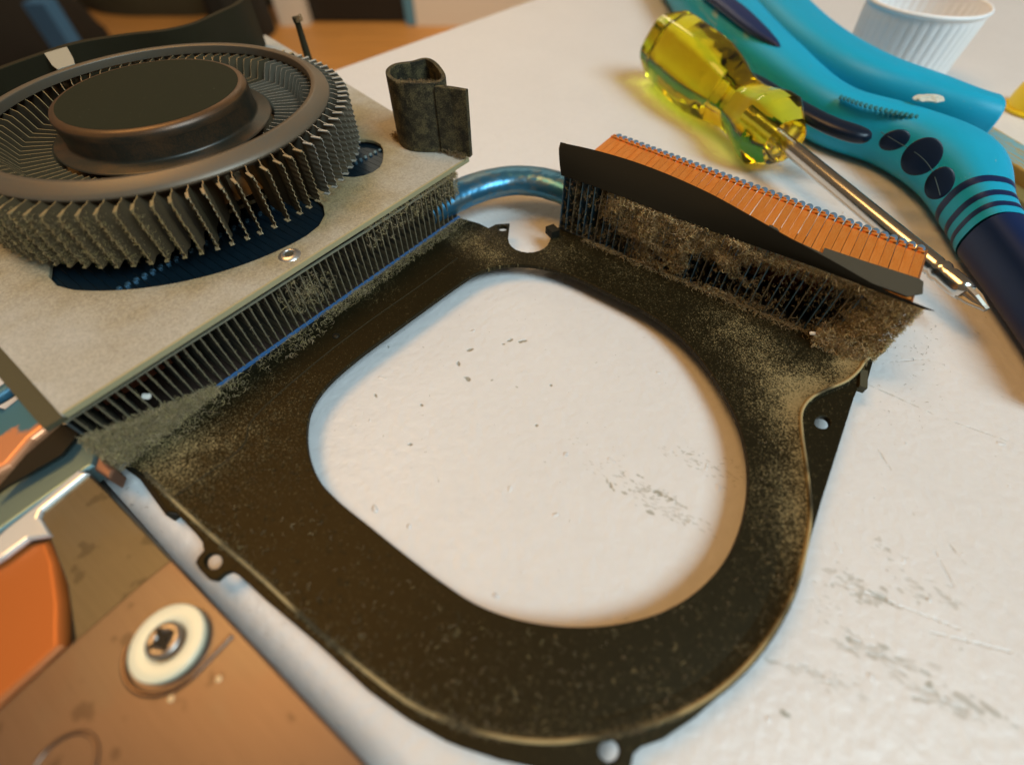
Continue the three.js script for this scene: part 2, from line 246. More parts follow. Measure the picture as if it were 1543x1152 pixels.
  for (let y = 0; y < W; y++) for (let x = 0; x < W; x++) {
    const mx = X0 + x / k, my = Z0 + y / k; let d = 0.035 + 0.05 * fbm(mx * 0.15, my * 0.15, 3, 77);
    for (const [sx, sz, r, a] of spots) { const q = ((mx - sx) ** 2 + (my - sz) ** 2) / (r * r); if (q < 6) d += a * 0.52 * Math.exp(-q); }
    const rd_ = bil(coarse, x, y), east = sstep(20, 38, mx) * sstep(4, -14, my), south = sstep(-30, 5, my);
    d += (0.5 * east + 0.09 * south * (1 - east)) * Math.exp(-((rd_ / (east > 0.5 ? 3.4 : 2.2)) ** 2)) + 0.6 * Math.exp(-((rd_ / 0.3) ** 2)) * (0.35 + 0.65 * vnoise(mx * 0.6, my * 0.6, 3));
    d *= (0.55 + 0.9 * fbm(mx * 0.5, my * 0.5, 3, 12)) * lerp(0.16, 1, sstep(0.3, 0.7, bil(ins, x, y)));
    const g = 0.5 * hash2(x, y, 1) + 0.5 * vnoise(x * 0.62, y * 0.62, 5); // grain of single specks
    let m = sstep(0.86 - d * 0.75, 1.0 - d * 0.62, g);
    const big = vnoise(mx * 3.1, my * 3.1, 91), far = vnoise(mx * 0.5, my * 0.5, 90);
    m = Math.max(m, sstep(0.95 - 0.05 * far, 0.99 - 0.05 * far, big) * 0.5 * (0.4 + south));
    dens[y * W + x] = clamp(m * (0.3 + 0.55 * clamp(d * 1.4 + 0.25)));
  }
  const map = tex(W, W, (x, y) => { const m = dens[y * W + x], t = 0.8 + 0.4 * hash2(x >> 1, y >> 1, 8); return [lerp(0.0088, 0.29 * t, m), lerp(0.0072, 0.225 * t, m), lerp(0.0028, 0.108 * t, m)]; }, { srgb: true });
  const bump = tex(W, W, (x, y) => 0.25 + 0.6 * dens[y * W + x] + 0.05 * hash2(x, y, 4));
  const rough = tex(512, 512, (x, y) => 0.47 + 0.48 * clamp(2 * dens[(y * 3) * W + x * 3]));
  const cm = new THREE.MeshPhysicalMaterial({ specularIntensity: 0.4, specularColor: lin(1, 0.82, 0.5), map, bumpMap: bump, bumpScale: 0.00006, roughnessMap: rough, roughness: 1, side: THREE.DoubleSide });
  const body = planarUV(sheet(out, COV, 0.75, { holes: [{ pts: PL(holePx, COV), n: 220 }, hole(1240, 636, 12, 9.5), hole(321, 845, 13, 12), hole(918, 1131, 16, 17), hole(757.6, 343.5, 7, 4)], bevel: 0.1, seg: 2 }), X0, Z0, WW, WW);
  const plate = mesh('cover_plate', body, cm, cov);
  const edgeMat = blk(0.045, 0.036, 0.018, 0.75), fuzz = std(0.16, 0.12, 0.055, 1);
  const up = (l, d) => l.map(p => p.clone().setY(COV + d)), liftAt = i => { const t = i / (ridge.length - 1); return 0.7 * sstep(0.62, 0.3, t) * sstep(0.0, 0.06, t); };
  mesh('rim_line', planarUV(tube(ridge.map((p, i) => p.clone().setY(COV + 0.02 + liftAt(i))), 0.2, 200, 8), X0, Z0, WW, WW), new THREE.MeshStandardMaterial({ map: tex(256, 256, (x, y) => { const m = sstep(0.25, 0.6, fbm(x * 0.11, y * 0.11, 3, 61, 1e9)); return [lerp(0.04, 0.36, m), lerp(0.032, 0.27, m), lerp(0.014, 0.125, m)]; }, { srgb: true }), roughness: 1, side: THREE.DoubleSide }), cov);
  mesh('crease_line', tube(up(PL(creasePx, COV), -0.02), 0.1, 100, 6), blk(0.022, 0.019, 0.01, 0.6), cov);
  mesh('stamped_bump', new THREE.SphereGeometry(0.55, 20, 12).scale(1, 0.5, 1).translate(...P(506, 506, COV).toArray()), blk(0.012, 0.011, 0.008, 0.4), cov);
  { const c = new THREE.CatmullRomCurve3(ridge, false, 'centripetal'), N = 150, cen = P(800, 690, COV), T0 = 0.012, T1 = 0.62;
    const fil = gridGeo(N, 12, (u, v) => { const t = lerp(T0, T1, u), p = c.getPoint(t), d = c.getTangent(t), n = V(-d.z, 0, d.x).normalize(); if (n.dot(V().subVectors(cen, p)) < 0) n.negate(); const a = 0.75 * sstep(0.62, 0.3, t) * sstep(0.0, 0.06, t) + 0.02, w = lerp(1.4, 3.0, sstep(0.55, 0.25, t)), q = v * 1.25 - 0.25; return q < 0 ? p.addScaledVector(n, q * 1.6).setY(COV + 0.03 + a * Math.max(0, 1 + q * 4.2)) : p.addScaledVector(n, q * w).setY(COV + 0.03 + a * (1 - q) ** 2.2 - 0.06 * sstep(0.85, 1, q)); });
    mesh('rim_fillet', planarUV(fil, X0, Z0, WW, WW), cm, cov); }
  // side lip below the left edge and the small standing block beside the notch
  mesh('side_lip', standing([P(188, 700, COV - 0.7), P(213, 718, COV - 0.7), P(252, 772, COV - 0.7)], 0.6, 0.2, COV - 0.76, false, 8, false), blk(0.01, 0.009, 0.006, 0.5), cov);
  const sb = P(832, 353, COV); mesh('end_block', box(1.6, 1.3, 2.0, sb.x, COV + 0.62, sb.z, 0.5), blk(0.012, 0.011, 0.008, 0.6), cov);
  const et = P(1300, 572, COV); mesh('edge_tab', box(0.9, 1.1, 3.2, et.x, COV - 0.2, et.z, -0.45), std(0.05, 0.045, 0.02, 0.7), cov);
  // feet that hold the sheet off the table
  for (const [x, y] of [[1190, 680], [400, 800], [760, 1040], [1110, 930], [600, 440], [1000, 440]]) mesh('foot', new THREE.CylinderGeometry(0.8, 0.8, 2.2, 12).translate(...P(x, y, 0).setY(1.12).toArray()), std(0.012, 0.011, 0.009, 0.6), cov);
}

// ------------------------------------------------------------------ heatsink
const hs = group('heatsink', 'laptop heatsink of two dusty fin rows joined by a blue bent heat pipe', 'heatsink', P(770, 290, 0));
const finDust = (() => { const m = tex(256, 256, (x, y) => { const d = sstep(0.3, 0.7, fbm(x * 0.05, y * 0.05, 4, 71)) * (0.5 + 0.5 * hash2(x, y, 3)); return [lerp(0.07, 0.30, d), lerp(0.062, 0.24, d), lerp(0.045, 0.13, d)]; }, { srgb: true }); return new THREE.MeshStandardMaterial({ map: m, roughness: 0.85, metalness: 0.15, side: THREE.DoubleSide }); })();
const finBlueLit = (() => { const m = tex(256, 256, (x, y) => { const d = sstep(0.5, 0.8, fbm(x * 0.06, y * 0.06, 4, 72)) * (0.4 + 0.6 * hash2(x, y, 3)); return [lerp(0.07, 0.26, d), lerp(0.17, 0.21, d), lerp(0.25, 0.12, d)]; }, { srgb: true }); return new THREE.MeshStandardMaterial({ map: m, roughness: 0.5, metalness: 0.45, side: THREE.DoubleSide }); })();  // blue light on the fin faces put into their base colour
const copperMats = [0, 1, 2].map(i => { const m = tex(128, 256, (x, y) => { const d = fbm(x * 0.07, y * 0.03, 4, 80 + i) - 0.5, s = sstep(0.78, 0.9, vnoise(x * 0.2, y * 0.2, 60 + i)) * 0.2; return [(0.86 + 0.1 * d) * (1 - s), (0.30 + 0.16 * d) * (1 - s), (0.055 + 0.08 * d) * (1 - s)]; }, { srgb: true }); return new THREE.MeshStandardMaterial({ map: m, roughness: 0.42 + 0.04 * i, metalness: 0.6, side: THREE.DoubleSide }); });
const blueSteel = phys(0.05, 0.14, 0.20, 0.5, 0.5);
const navyFin = phys(0.012, 0.03, 0.045, 0.3, 0.6);
const darkMat = blk(0.010, 0.009, 0.007, 0.6);
function bar(Fr, s0, s1, h0, h1, m0, m1) {       // box in a stack's own frame
  const g = new THREE.BufferGeometry(), c = [[s0, h0, m0], [s1, h0, m0], [s1, h0, m1], [s0, h0, m1], [s0, h1, m0], [s1, h1, m0], [s1, h1, m1], [s0, h1, m1]].map(q => Fr(...q));
  const f = [[0, 1, 5, 4], [1, 2, 6, 5], [2, 3, 7, 6], [3, 0, 4, 7], [4, 5, 6, 7], [3, 2, 1, 0]], pos = [], uv = [], idx = [];
  for (const q of f) { const b = pos.length / 3; q.forEach((i, j) => { pos.push(c[i].x, c[i].y, c[i].z); uv.push([0, 1, 1, 0][j], [0, 0, 1, 1][j]); }); idx.push(b, b + 1, b + 2, b, b + 2, b + 3); }
  g.setAttribute('position', new THREE.Float32BufferAttribute(pos, 3)); g.setAttribute('uv', new THREE.Float32BufferAttribute(uv, 2)); g.setIndex(idx); g.computeVertexNormals(); return g;
}
{ // left stack: dusty upright fins between a blue lower sheet and the fan plate
  const st = mesh('fin_stack', bar(LF, 9.6, LL, COV + 0.02, COV + 0.42, -0.16, 0.16), phys(0.055, 0.16, 0.36, 0.5, 0.2), hs, { label: 'long dusty fin row under the edge of the fan plate' });
  mesh('lower_sheet', bar(LF, 0, LL, COV + 0.02, COV + 0.3, 0.2, 30), std(0.03, 0.016, 0.01, 0.6), st);
  mesh('gap_shade_strip', bar(LF, -0.3, LL + 0.1, TOP - 0.5, TOP - 0.04, 0.35, 0.9), std(0.015, 0.013, 0.008, 0.9), st);  // dark strip standing in for the shaded gap under the plate edge
  mesh('top_lip', bar(LF, -0.2, LL, TOP - 0.72, TOP - 0.54, -0.02, 0.3), std(0.24, 0.22, 0.15, 0.7, 0.2), st);
  mesh('end_plate', [bar(LF, -0.2, 0, COV + 0.3, TOP - 0.6, 0.05, 19)], std(0.05, 0.06, 0.06, 0.6), st);
  mesh('core_pipe', bar(LF, 0.4, LL - 0.4, COV + 1, TOP - 2.4, 7.5, 12), phys(0.55, 0.16, 0.07, 0.35, 0.8), st);
  const n = 55, pitch = LL / n, clipGlint = phys(0.16, 0.30, 0.40, 0.28, 0.8), clipM = (P(206, 418, TOP).sub(L0).dot(ln) + P(391, 323, TOP).sub(L0).dot(ln)) / 2;  // clips made lighter: glints along the slot put into their colour
  for (let i = 0; i < n; i++) {
    const s = (i + 0.5) * pitch, b = rr(-0.07, 0.07), D = 30;
    const Fq = (q, h, m) => LF(s + q + b * sstep(1.5, 0, m) * sstep(3, 8, h), h, m);
    mesh('fin_top', [bar(Fq, -0.1, pitch - 0.16, TOP - 0.24, TOP - 0.12, 0.95, D)], navyFin, st);
    mesh('fin_clip', [bar(Fq, 0.0, 0.45, TOP - 0.11, TOP + 0.14, clipM - 0.5, clipM - 0.15), bar(Fq, 0.3, 0.8, TOP - 0.11, TOP + 0.1, clipM, clipM + 0.3)], clipGlint, st);
    mesh('fin', bar(Fq, -0.07, 0.1, COV + 0.32, TOP - 0.74, 0.02, D), finDust, st);
  }
}
{ // right stack: copper fins whose folded tops show behind the black tape
  const st = mesh('fin_stack', [bar(RF, 0, RL, COV + 0.02, COV + 0.3, 0.2, 15)], phys(0.10, 0.12, 0.13, 0.5, 0.5), hs, { label: 'copper topped fin row clogged with matted lint' });
  const n = 43, pitch = RL / n;
  const dep = s => lerp(16.9, 12.6, s / RL);
  mesh('core_pipe', bar(RF, 0.4, RL - 0.4, COV + 1, TOPR - 2.6, 6.5, 10.5), phys(0.5, 0.13, 0.06, 0.35, 0.8), st);
  const tabMat = phys(0.13, 0.23, 0.34, 0.45, 0.35);
  for (let i = 0; i < n; i++) {
    const s = i * pitch, D = dep(s), tw = pitch - 0.07, b = rr(-0.08, 0.08), mat = copperMats[i % 3], lift = rr(0, 0.07);
    const Fq = (q, h, m) => RF(s + q + b * sstep(2, 0, m) * sstep(3, 8, h), h, m);
    const up = bar(Fq, 0.0, 0.14, COV + 0.3, TOPR - 0.18, 0.02, D);
    mesh('fin', up, i % 4 === 2 ? finDust : finBlueLit, st);
    const top = [bar(Fq, 0.0, tw, TOPR - 0.14 + lift, TOPR + lift, 0.3, D - 1.7)];
    const e = D - 1.72;
    top.push(bar(Fq, 0.1, tw * 0.55, TOPR - 0.1 + lift, TOPR + 0.26 + lift, e + 0.02, e + 0.42), bar(Fq, tw * 0.3, tw * 0.9, TOPR - 0.3, TOPR + 0.05, e + 0.46, e + 1.0), bar(Fq, 0.05, tw * 0.6, TOPR - 0.25, TOPR + 0.16, e + 1.02, e + 1.3));
    mesh('fin_top', top, mat, st);
    const c = RF(s + pitch * 0.5, TOPR - 0.4, D + 0.35);
    mesh('rear_tab', new THREE.SphereGeometry(0.5, 14, 8).scale(pitch * 0.96, 0.6, 1.9).rotateY(Math.atan2(-rd.z, rd.x)).translate(c.x, c.y, c.z), tabMat, st);
  }
  mesh('end_plate', bar(RF, RL + 0.0, RL + 0.2, COV + 0.3, TOPR - 0.1, 0.05, dep(RL)), phys(0.5, 0.2, 0.07, 0.45, 0.7), st);
}
{ // bent heat pipe between the stacks, with the dent in its inner bend
  const c = [[640, 318], [672, 303], [700, 290], [735, 278], [772, 272], [812, 274], [848, 284], [885, 300]].map(([x, y]) => P(x, y, 5.4));
  const g = sweep(c.map(p => ({ p, w: 3.1, t: 2.3 })), { n: 36, pw: 2.2, seg: 110, cap: false });
  { const q = g.attributes.position, dc = P(772, 286, 6); for (let i = 0; i < q.count; i++) { const d = V(q.getX(i), q.getY(i), q.getZ(i)).distanceTo(dc); const k = 0.45 * Math.exp(-((d / 0.9) ** 2)), w = 0.13 * (fbm(q.getX(i) * 1.1 + 50, q.getZ(i) * 1.1 + 50 + q.getY(i), 3, 15) - 0.5) * (q.getZ(i) > -82 ? 1.5 : 0.5); q.setY(i, q.getY(i) + w); q.setZ(i, q.getZ(i) - k); } g.computeVertexNormals(); }
  const pm = tex(512, 256, (x, y) => { const d = sstep(0.52, 0.7, fbm(x * 0.03, y * 0.05, 4, 97)) * 0.55; return [lerp(0.055, 0.2, d), lerp(0.20, 0.24, d), lerp(0.33, 0.22, d)]; }, { srgb: true });
  mesh('heat_pipe', g, new THREE.MeshPhysicalMaterial({ map: pm, roughness: 0.34, metalness: 0.75, side: THREE.DoubleSide }), hs, { label: 'blue bent heat pipe' });
}
{ // black adhesive strip: flat end lies on the copper fins, the rest stands up and curls
  const tm = blk(0.0085, 0.0080, 0.0055, 0.62);
  const bot = Array.from({ length: 9 }, (_, i) => RF(lerp(-0.35, RL - 0.4, i / 8), TOPR - 0.12 + 0.12 * Math.sin(i * 1.3), -0.22));
  const topPx = [[842, 214.6], [898, 227], [970, 249], [1060, 287], [1125, 322], [1178, 352], [1250, 391], [1333, 437], [1409, 469]];
  const hgt = [3.7, 3.9, 3.9, 3.5, 3.1, 2.6, 1.7, 0.7, 0.3];
  const tp = topPx.map(([x, y], i) => P(x, y, TOPR + hgt[i]));
  const cb = new THREE.CatmullRomCurve3(bot), ct = new THREE.CatmullRomCurve3(tp);
  const face = (o) => gridGeo(70, 12, (u, v) => { const a = cb.getPoint(u), b = ct.getPoint(u); const p = a.lerp(b, v); const sag = Math.sin(v * Math.PI) * 0.35; const c = u < 0.02 && v > 0.85 ? 0.25 * (v - 0.85) / 0.15 : 0; return p.add(V(-sag * rn.x * 0.6 + c, o * 0.1, -sag * rn.z * 0.6 + o * 0.1)); });
  const ga = face(0), gb = face(1.3);
  mesh('tape_flap', [ga, gb], tm, hs, { label: 'black adhesive strip standing up from the fins' });
  const fl = [[1160, 338], [1172, 344], [1176, 352], [1240, 381], [1243, 373], [1300, 392], [1385, 419], [1392, 424], [1391, 442]].map(([x, y]) => P(x, y, TOPR + 0.3)); fl.push(RF(RL - 0.6, TOPR + 0.3, 0.35), RF(RL * 0.8, TOPR + 0.3, 0.35), RF(RL * 0.62, TOPR + 0.3, 0.9));
  mesh('tape_strip', sheet(fl, TOPR + 0.3, 0.12), new THREE.MeshStandardMaterial({ color: lin(0.05, 0.045, 0.028), roughness: 0.6, side: THREE.DoubleSide, bumpMap: tex(128, 128, (x, y) => hash2(x, y, 5)), bumpScale: 0.00002 }), hs, { label: 'flat end of the adhesive strip, lit tone put into its colour' });  // same black tape as the flap, given its lit tone as colour
}
// cold plate corner, lower left
{
  const brush = (r, g, b, s) => tex(512, 512, (x, y) => { const n = fbm(x * 0.02, y * 0.7, 4, s) - 0.5, m = fbm(x * 0.012, y * 0.012, 3, s + 4) - 0.5, k = 1 + 0.16 * n + 0.10 * m, t = sstep(0.5, 0.72, fbm(x * 0.009 + 5, y * 0.014, 4, s + 9)), q = sstep(0.72, 0.76, fbm(x * 0.05, y * 0.05, 4, s + 13)) * 0.3, y0 = (r + g + b) / 3 * 1.15; return [lerp(r, y0, t * 0.25) * k * (1 - q), lerp(g, y0, t * 0.25) * k * (1 - q), lerp(b, y0 * 0.92, t * 0.25) * k * (1 - q)]; }, { srgb: true });
  const br = brush(0.165, 0.122, 0.10, 130), ol = brush(0.13, 0.115, 0.08, 150);
  for (const t of [br, ol]) { t.rotation = 0.62; t.repeat.set(1 / 40, 1 / 40); }
  const olive = new THREE.MeshStandardMaterial({ map: ol, roughness: 0.42, metalness: 0.75, side: THREE.DoubleSide }), brown = new THREE.MeshStandardMaterial({ map: br, roughness: 0.38, metalness: 0.85, side: THREE.DoubleSide });  // two tones of one plate: differing reflections put into the base colour
  const q = (l, h) => PL(l, h);
  mesh('cold_plate', sheet(q([[128, 710], [155, 735], [262, 848], [300, 890], [180, 960], [60, 1040], [112, 962], [100, 880], [72, 806], [58, 772]], 5.6), 5.6, 1.2, { bevel: 0.15 }), olive, hs, { label: 'grey brushed metal corner of the cold plate' });
  const sp = mesh('spring_plate', sheet(q([[-60, 1120], [0, 1066], [98, 977], [214, 877], [258, 842], [400, 992], [545, 1145], [640, 1245], [-60, 1260]], 6.0), 6.0, 0.9, { bevel: 0.18 }), brown, hs, { label: 'brownish brushed metal plate with a screw and white washer' });
  mesh('lip_highlight', sheet(q([[-30, 830], [5, 797], [60, 754], [117, 706], [131, 712], [62, 768], [58, 778], [76, 806], [40, 812], [5, 838], [-30, 860]], 6.0), 6.0, 0.8, { bevel: 0.35, seg: 4 }), phys(0.86, 0.85, 0.82, 0.25, 0.55), hs, { label: 'metal lip with the window reflection put into its colour' });  // mirrored window on the bevel put in as a near-white base colour
  mesh('copper_block', sheet(q([[-60, 880], [0, 838], [40, 814], [75, 808], [88, 840], [97, 900], [97, 972], [50, 1016], [0, 1060], [-60, 1112]], 5.0), 5.0, 3.4, { bevel: 0.9, seg: 5 }), phys(0.40, 0.115, 0.022, 0.45, 0.4), hs, { label: 'orange copper block at the left edge' });
  mesh('gap_shade', sheet(q([[78, 806], [92, 830], [120, 900], [122, 985], [98, 985], [97, 900], [88, 840]], 4.2), 4.2, 1.0), darkMat, hs);  // dark sheet standing in for the shadow in this gap
  mesh('flat_pipe', sheet(q([[116, 654], [147, 678], [140, 700], [122, 712], [5, 795], [-40, 826], [-40, 756], [5, 726], [90, 682]], 4.8), 4.8, 3.0, { bevel: 0.5, seg: 4 }), phys(0.16, 0.24, 0.24, 0.36, 0.7), hs, { label: 'teal grey flat pipe entering the long fin row' });
  const pe = q([[148, 684], [170, 706], [163, 722], [140, 706]], 4.6); mesh('pipe_end', sheet(pe, 4.6, 2.6, { bevel: 0.4, seg: 3 }), phys(0.42, 0.22, 0.14, 0.4, 0.7), hs);
  mesh('upper_pipe', sheet(q([[-40, 600], [4, 612], [30, 592], [66, 618], [82, 634], [48, 660], [14, 700], [-40, 730]], 6.4), 6.4, 3.2, { bevel: 0.9, seg: 5 }), (() => { const t = tex(256, 256, (x, y) => { const d = sstep(0.45, 0.55, y / 256 + 0.3 * (fbm(x * 0.03, y * 0.03, 3, 55) - 0.5)); return [lerp(0.07, 0.62, d), lerp(0.20, 0.27, d), lerp(0.28, 0.13, d)]; }, { srgb: true }); return new THREE.MeshStandardMaterial({ map: t, roughness: 0.4, metalness: 0.6, side: THREE.DoubleSide }); })(), hs, { label: 'half blue, half copper pipe' });
  { const m = hs.children[hs.children.length - 1], p = m.geometry.attributes.position, uv = m.geometry.attributes.uv, o = origin.get(hs), a = P(30, 592, 6.4), b = P(0, 720, 6.4), ax = V().subVectors(b, a), L = ax.length(); ax.normalize(); for (let i = 0; i < p.count; i++) { const v = V(p.getX(i) / MM + o.x - a.x, 0, p.getZ(i) / MM + o.z - a.z); uv.setXY(i, 0.1 * v.x, clamp((v.x * ax.x + v.z * ax.z) / L, 0.01, 0.99)); } }
  mesh('small_pipe', sweep([[-40, 615], [0, 596], [26, 578], [50, 560]].map(([x, y]) => ({ p: P(x, y, 7), w: 0.9, t: 0.8 })), { cap: false, n: 20, seg: 20 }), blueSteel, hs);
  mesh('black_tape', sheet(q([[-20, 752], [40, 684], [92, 640], [120, 650], [92, 684], [10, 732]], 5.9), 5.9, 0.3), blk(0.012, 0.011, 0.008, 0.5), hs);
  mesh('carrier_frame', sheet(q([[0, 640], [110, 640], [140, 712], [270, 860], [520, 1140], [560, 1220], [-50, 1220], [-50, 640]], 1.9), 1.9, 1.6), blk(0.02, 0.02, 0.018, 0.6), hs);
  { const g = hs.children[hs.children.length - 1].geometry; g.translate(0, 0, 0); }
  // screw and nylon washer
  const c = P(250, 966, 6.9);
  const lathe = (pts, s = 48) => new THREE.LatheGeometry(pts.map(([r, y]) => new THREE.Vector2(r, y)), s);
  mesh('washer', lathe([[1.35, 0], [2.85, 0], [3.05, 0.2], [3.05, 0.75], [2.9, 0.95], [1.8, 0.95], [1.55, 0.75], [1.35, 0.3], [1.35, 0]]).translate(c.x, 6.02, c.z), phys(0.76, 0.70, 0.50, 0.35, 0, { clearcoat: 0.3 }), sp);
  const hd = lathe([[0, 0.15], [0.45, 0.25], [0.6, 0.75], [1.25, 0.72], [1.5, 0.45], [1.5, 0]]).translate(c.x - 0.25, 6.45, c.z - 0.1);
  mesh('screw', hd, phys(0.34, 0.30, 0.27, 0.34, 0.9), sp); mesh('screw_recess', [box(0.5, 0.34, 2.1, c.x - 0.25, 7.06, c.z - 0.1, 0.7), box(2.1, 0.33, 0.5, c.x - 0.25, 7.06, c.z - 0.1, 0.7)], blk(0.03, 0.022, 0.014, 0.7), sp);
  const arc = []; for (let i = 0; i <= 26; i++) { const a = Math.PI * (0.98 - 0.74 * i / 26); arc.push(V(c.x + 3.75 * Math.cos(a), 6.0, c.z + 3.75 * Math.sin(a))); }
  arc.push(P(318, 990, 6), P(350, 957, 6));
  mesh('embossed_ridge', tube(arc, 0.26, 90, 10), phys(0.165, 0.112, 0.082, 0.2, 0.85), sp);
  const arc2 = []; for (let i = 0; i <= 20; i++) { const a = Math.PI * (1 + i / 20), o = P(95, 1160, 6); arc2.push(V(o.x + 2.3 * Math.cos(a), 5.98, o.z + 2.3 * Math.sin(a))); }
  mesh('embossed_ridge', tube(arc2, 0.2, 60, 8), phys(0.165, 0.112, 0.082, 0.3, 0.8), sp);
  for (const [x, y] of [[257, 1052], [329, 1022]]) mesh('speck', new THREE.SphereGeometry(0.28, 12, 8).scale(1, 0.5, 1).translate(...P(x, y, 6).toArray()), phys(0.75, 0.5, 0.25, 0.5, 0), sp);
}

// ------------------------------------------------------------------ blower fan on its metal plate, resting on the left fins
const PT = 12.4, FC = V(-52.2, 0, -73.9), RT = 23;      // plate top, fan axis, ring top
const fan = group('blower_fan', 'dusty blower fan with many thin blades and round hub on its metal plate', 'fan', V(FC.x, TOP, FC.z));
{
  const A = P(90, 624, PT), B = P(705, 237, PT), ed = V().subVectors(B, A).normalize(), en = V(ed.z, 0, -ed.x); if (en.z > 0) en.negate();
  const C = P(530, 130, PT), at = (s, m) => A.clone().addScaledVector(ed, s).addScaledVector(en, m), EL = A.distanceTo(B);
  const slot = (a0, a1, r0, r1) => { const p = [], rad = d => d * Math.PI / 180, mid = (r0 + r1) / 2, hw = (r1 - r0) / 2, n = 26; for (let i = 0; i <= n; i++) { const a = rad(lerp(a0, a1, i / n)); p.push(V(FC.x + r1 * Math.cos(a), PT, FC.z + r1 * Math.sin(a))); } for (let i = 1; i < 8; i++) { const t = i / 8 * Math.PI, a = rad(a1), q = V(mid + hw * Math.cos(t), 0, hw * Math.sin(t)); p.push(V(FC.x + q.x * Math.cos(a) - q.z * Math.sin(a), PT, FC.z + q.x * Math.sin(a) + q.z * Math.cos(a))); } for (let i = 0; i <= n; i++) { const a = rad(lerp(a1, a0, i / n)); p.push(V(FC.x + r0 * Math.cos(a), PT, FC.z + r0 * Math.sin(a))); } for (let i = 1; i < 8; i++) { const t = Math.PI + i / 8 * Math.PI, a = rad(a0), q = V(mid + hw * Math.cos(t), 0, hw * Math.sin(t)); p.push(V(FC.x + q.x * Math.cos(a) - q.z * Math.sin(a), PT, FC.z + q.x * Math.sin(a) + q.z * Math.cos(a))); } return { pts: p, smooth: false }; };
  const pm = (() => { const W = 1024; return [tex(W, W, (x, y) => { const mx = x / W * 100, my = y / W * 100; const fd = Math.hypot(mx - 110 + 52, my - 130 + 74), d = clamp(0.22 + 0.5 * (fbm(mx * 0.12, my * 0.12, 4, 201) - 0.35) + 0.7 * sstep(44, 30, fd + 8 * fbm(mx * 0.2, my * 0.2, 3, 203))), g = 0.55 * hash2(x, y, 5) + 0.45 * vnoise(x * 0.4, y * 0.4, 6), k = 0.72 + 0.5 * (g - 0.4) * (0.4 + d), f = 1 + 0.04 * (fbm(mx * 0.5, my * 0.5, 3, 14) - 0.5); return [lerp(0.66, 0.36, d) * k * f, lerp(0.65, 0.285, d) * k * f, lerp(0.60, 0.15, d) * k * f]; }, { srgb: true }), tex(W, W, (x, y) => 0.5 * hash2(x, y, 5) + 0.5 * vnoise(x * 0.4, y * 0.4, 6))]; })();
  const metal = new THREE.MeshStandardMaterial({ map: pm[0], bumpMap: pm[1], bumpScale: 0.00004, roughness: 0.58, metalness: 0.1, side: THREE.DoubleSide });
  const outl = [at(0, 0), at(EL, 0), C, P(440, 76, PT), P(400, 52, PT), at(18, 66), at(0, 62)];
  const plate = mesh('base_plate', planarUV(sheet(outl, PT, 0.6, { bevel: 0.12, seg: 2, holes: [slot(38, 96, 15.5, 29.4), slot(-13, -4, 22, 30.6)] }), -110, -130, 100, 100), metal, fan, { label: 'dust grey sheet metal fan plate' });
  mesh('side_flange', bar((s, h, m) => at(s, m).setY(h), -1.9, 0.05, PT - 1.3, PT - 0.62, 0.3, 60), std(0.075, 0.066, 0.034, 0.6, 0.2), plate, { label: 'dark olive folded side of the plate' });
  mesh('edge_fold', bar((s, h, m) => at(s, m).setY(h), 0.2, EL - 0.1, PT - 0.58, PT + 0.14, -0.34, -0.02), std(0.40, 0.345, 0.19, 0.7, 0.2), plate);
  const rv = P(436, 384, PT);
  mesh('rivet', new THREE.LatheGeometry([[0.62, -0.4], [0.66, 0.25], [0.85, 0.36], [1.15, 0.22], [1.5, 0.02], [1.5, -0.1]].map(([r, y]) => new THREE.Vector2(r, y)), 40).translate(rv.x, PT, rv.z), phys(0.75, 0.72, 0.68, 0.3, 0.9), plate);
  mesh('rivet_hole', new THREE.CylinderGeometry(0.63, 0.63, 0.1, 24).translate(rv.x, PT + 0.06, rv.z), std(0.05, 0.04, 0.02, 0.9), plate);

  // black plastic housing wall left standing on the plate
  const bm = (() => { const W = 512; const m = tex(W, W, (x, y) => { const d = sstep(0.55, 0.84, 0.45 * hash2(x, y, 9) + 0.25 * vnoise(x * 0.4, y * 0.4, 9) + 0.5 * fbm(x * 0.03, y * 0.03, 3, 222)) * 0.75; return [lerp(0.014, 0.30, d * 0.75), lerp(0.0125, 0.23, d * 0.75), lerp(0.008, 0.10, d * 0.75)]; }, { srgb: true }); m.repeat.set(0.06, 0.06); return new THREE.MeshPhysicalMaterial({ specularIntensity: 0.5, map: m, roughness: 0.7, side: THREE.DoubleSide, bumpMap: m, bumpScale: 0.00005 }); })();
  const tubePts = [[585, 104], [596, 96], [622, 92], [640, 87.5], [651, 91], [668, 116], [660, 122], [625, 124], [598, 121], [586, 113]].map(([x, y]) => P(x, y, RT));
  mesh('housing_post', standing(tubePts, 0.75, PT + 0.01, RT, true, 70), bm, fan, { label: 'black dusty hollow housing corner' });
  mesh('housing_fin', standing([P(655, 124.5, RT), P(680, 127, RT), P(703, 131, RT)], 0.9, PT + 0.01, RT - 0.35, false, 6, false), bm, fan);
  mesh('housing_wall', standing([[-60, 128], [-20, 109], [6, 99], [60, 80], [115, 63], [190, 51], [250, 44], [292, 34], [330, 17], [354, 6], [370, -8]].map(([x, y]) => P(x, y, RT - 1.2)), 1.3, PT + 0.01, RT - 1.2, false, 80), blk(0.018, 0.0155, 0.008, 0.6), fan, { label: 'black housing wall behind the blades' });
  const wt = PL([[66, 80], [100, 70], [109, 86], [112, 96], [86, 104], [78, 98]], RT - 0.95); mesh('white_tape', sheet(wt, RT - 0.95, 0.2), std(0.36, 0.33, 0.25, 0.7), fan);
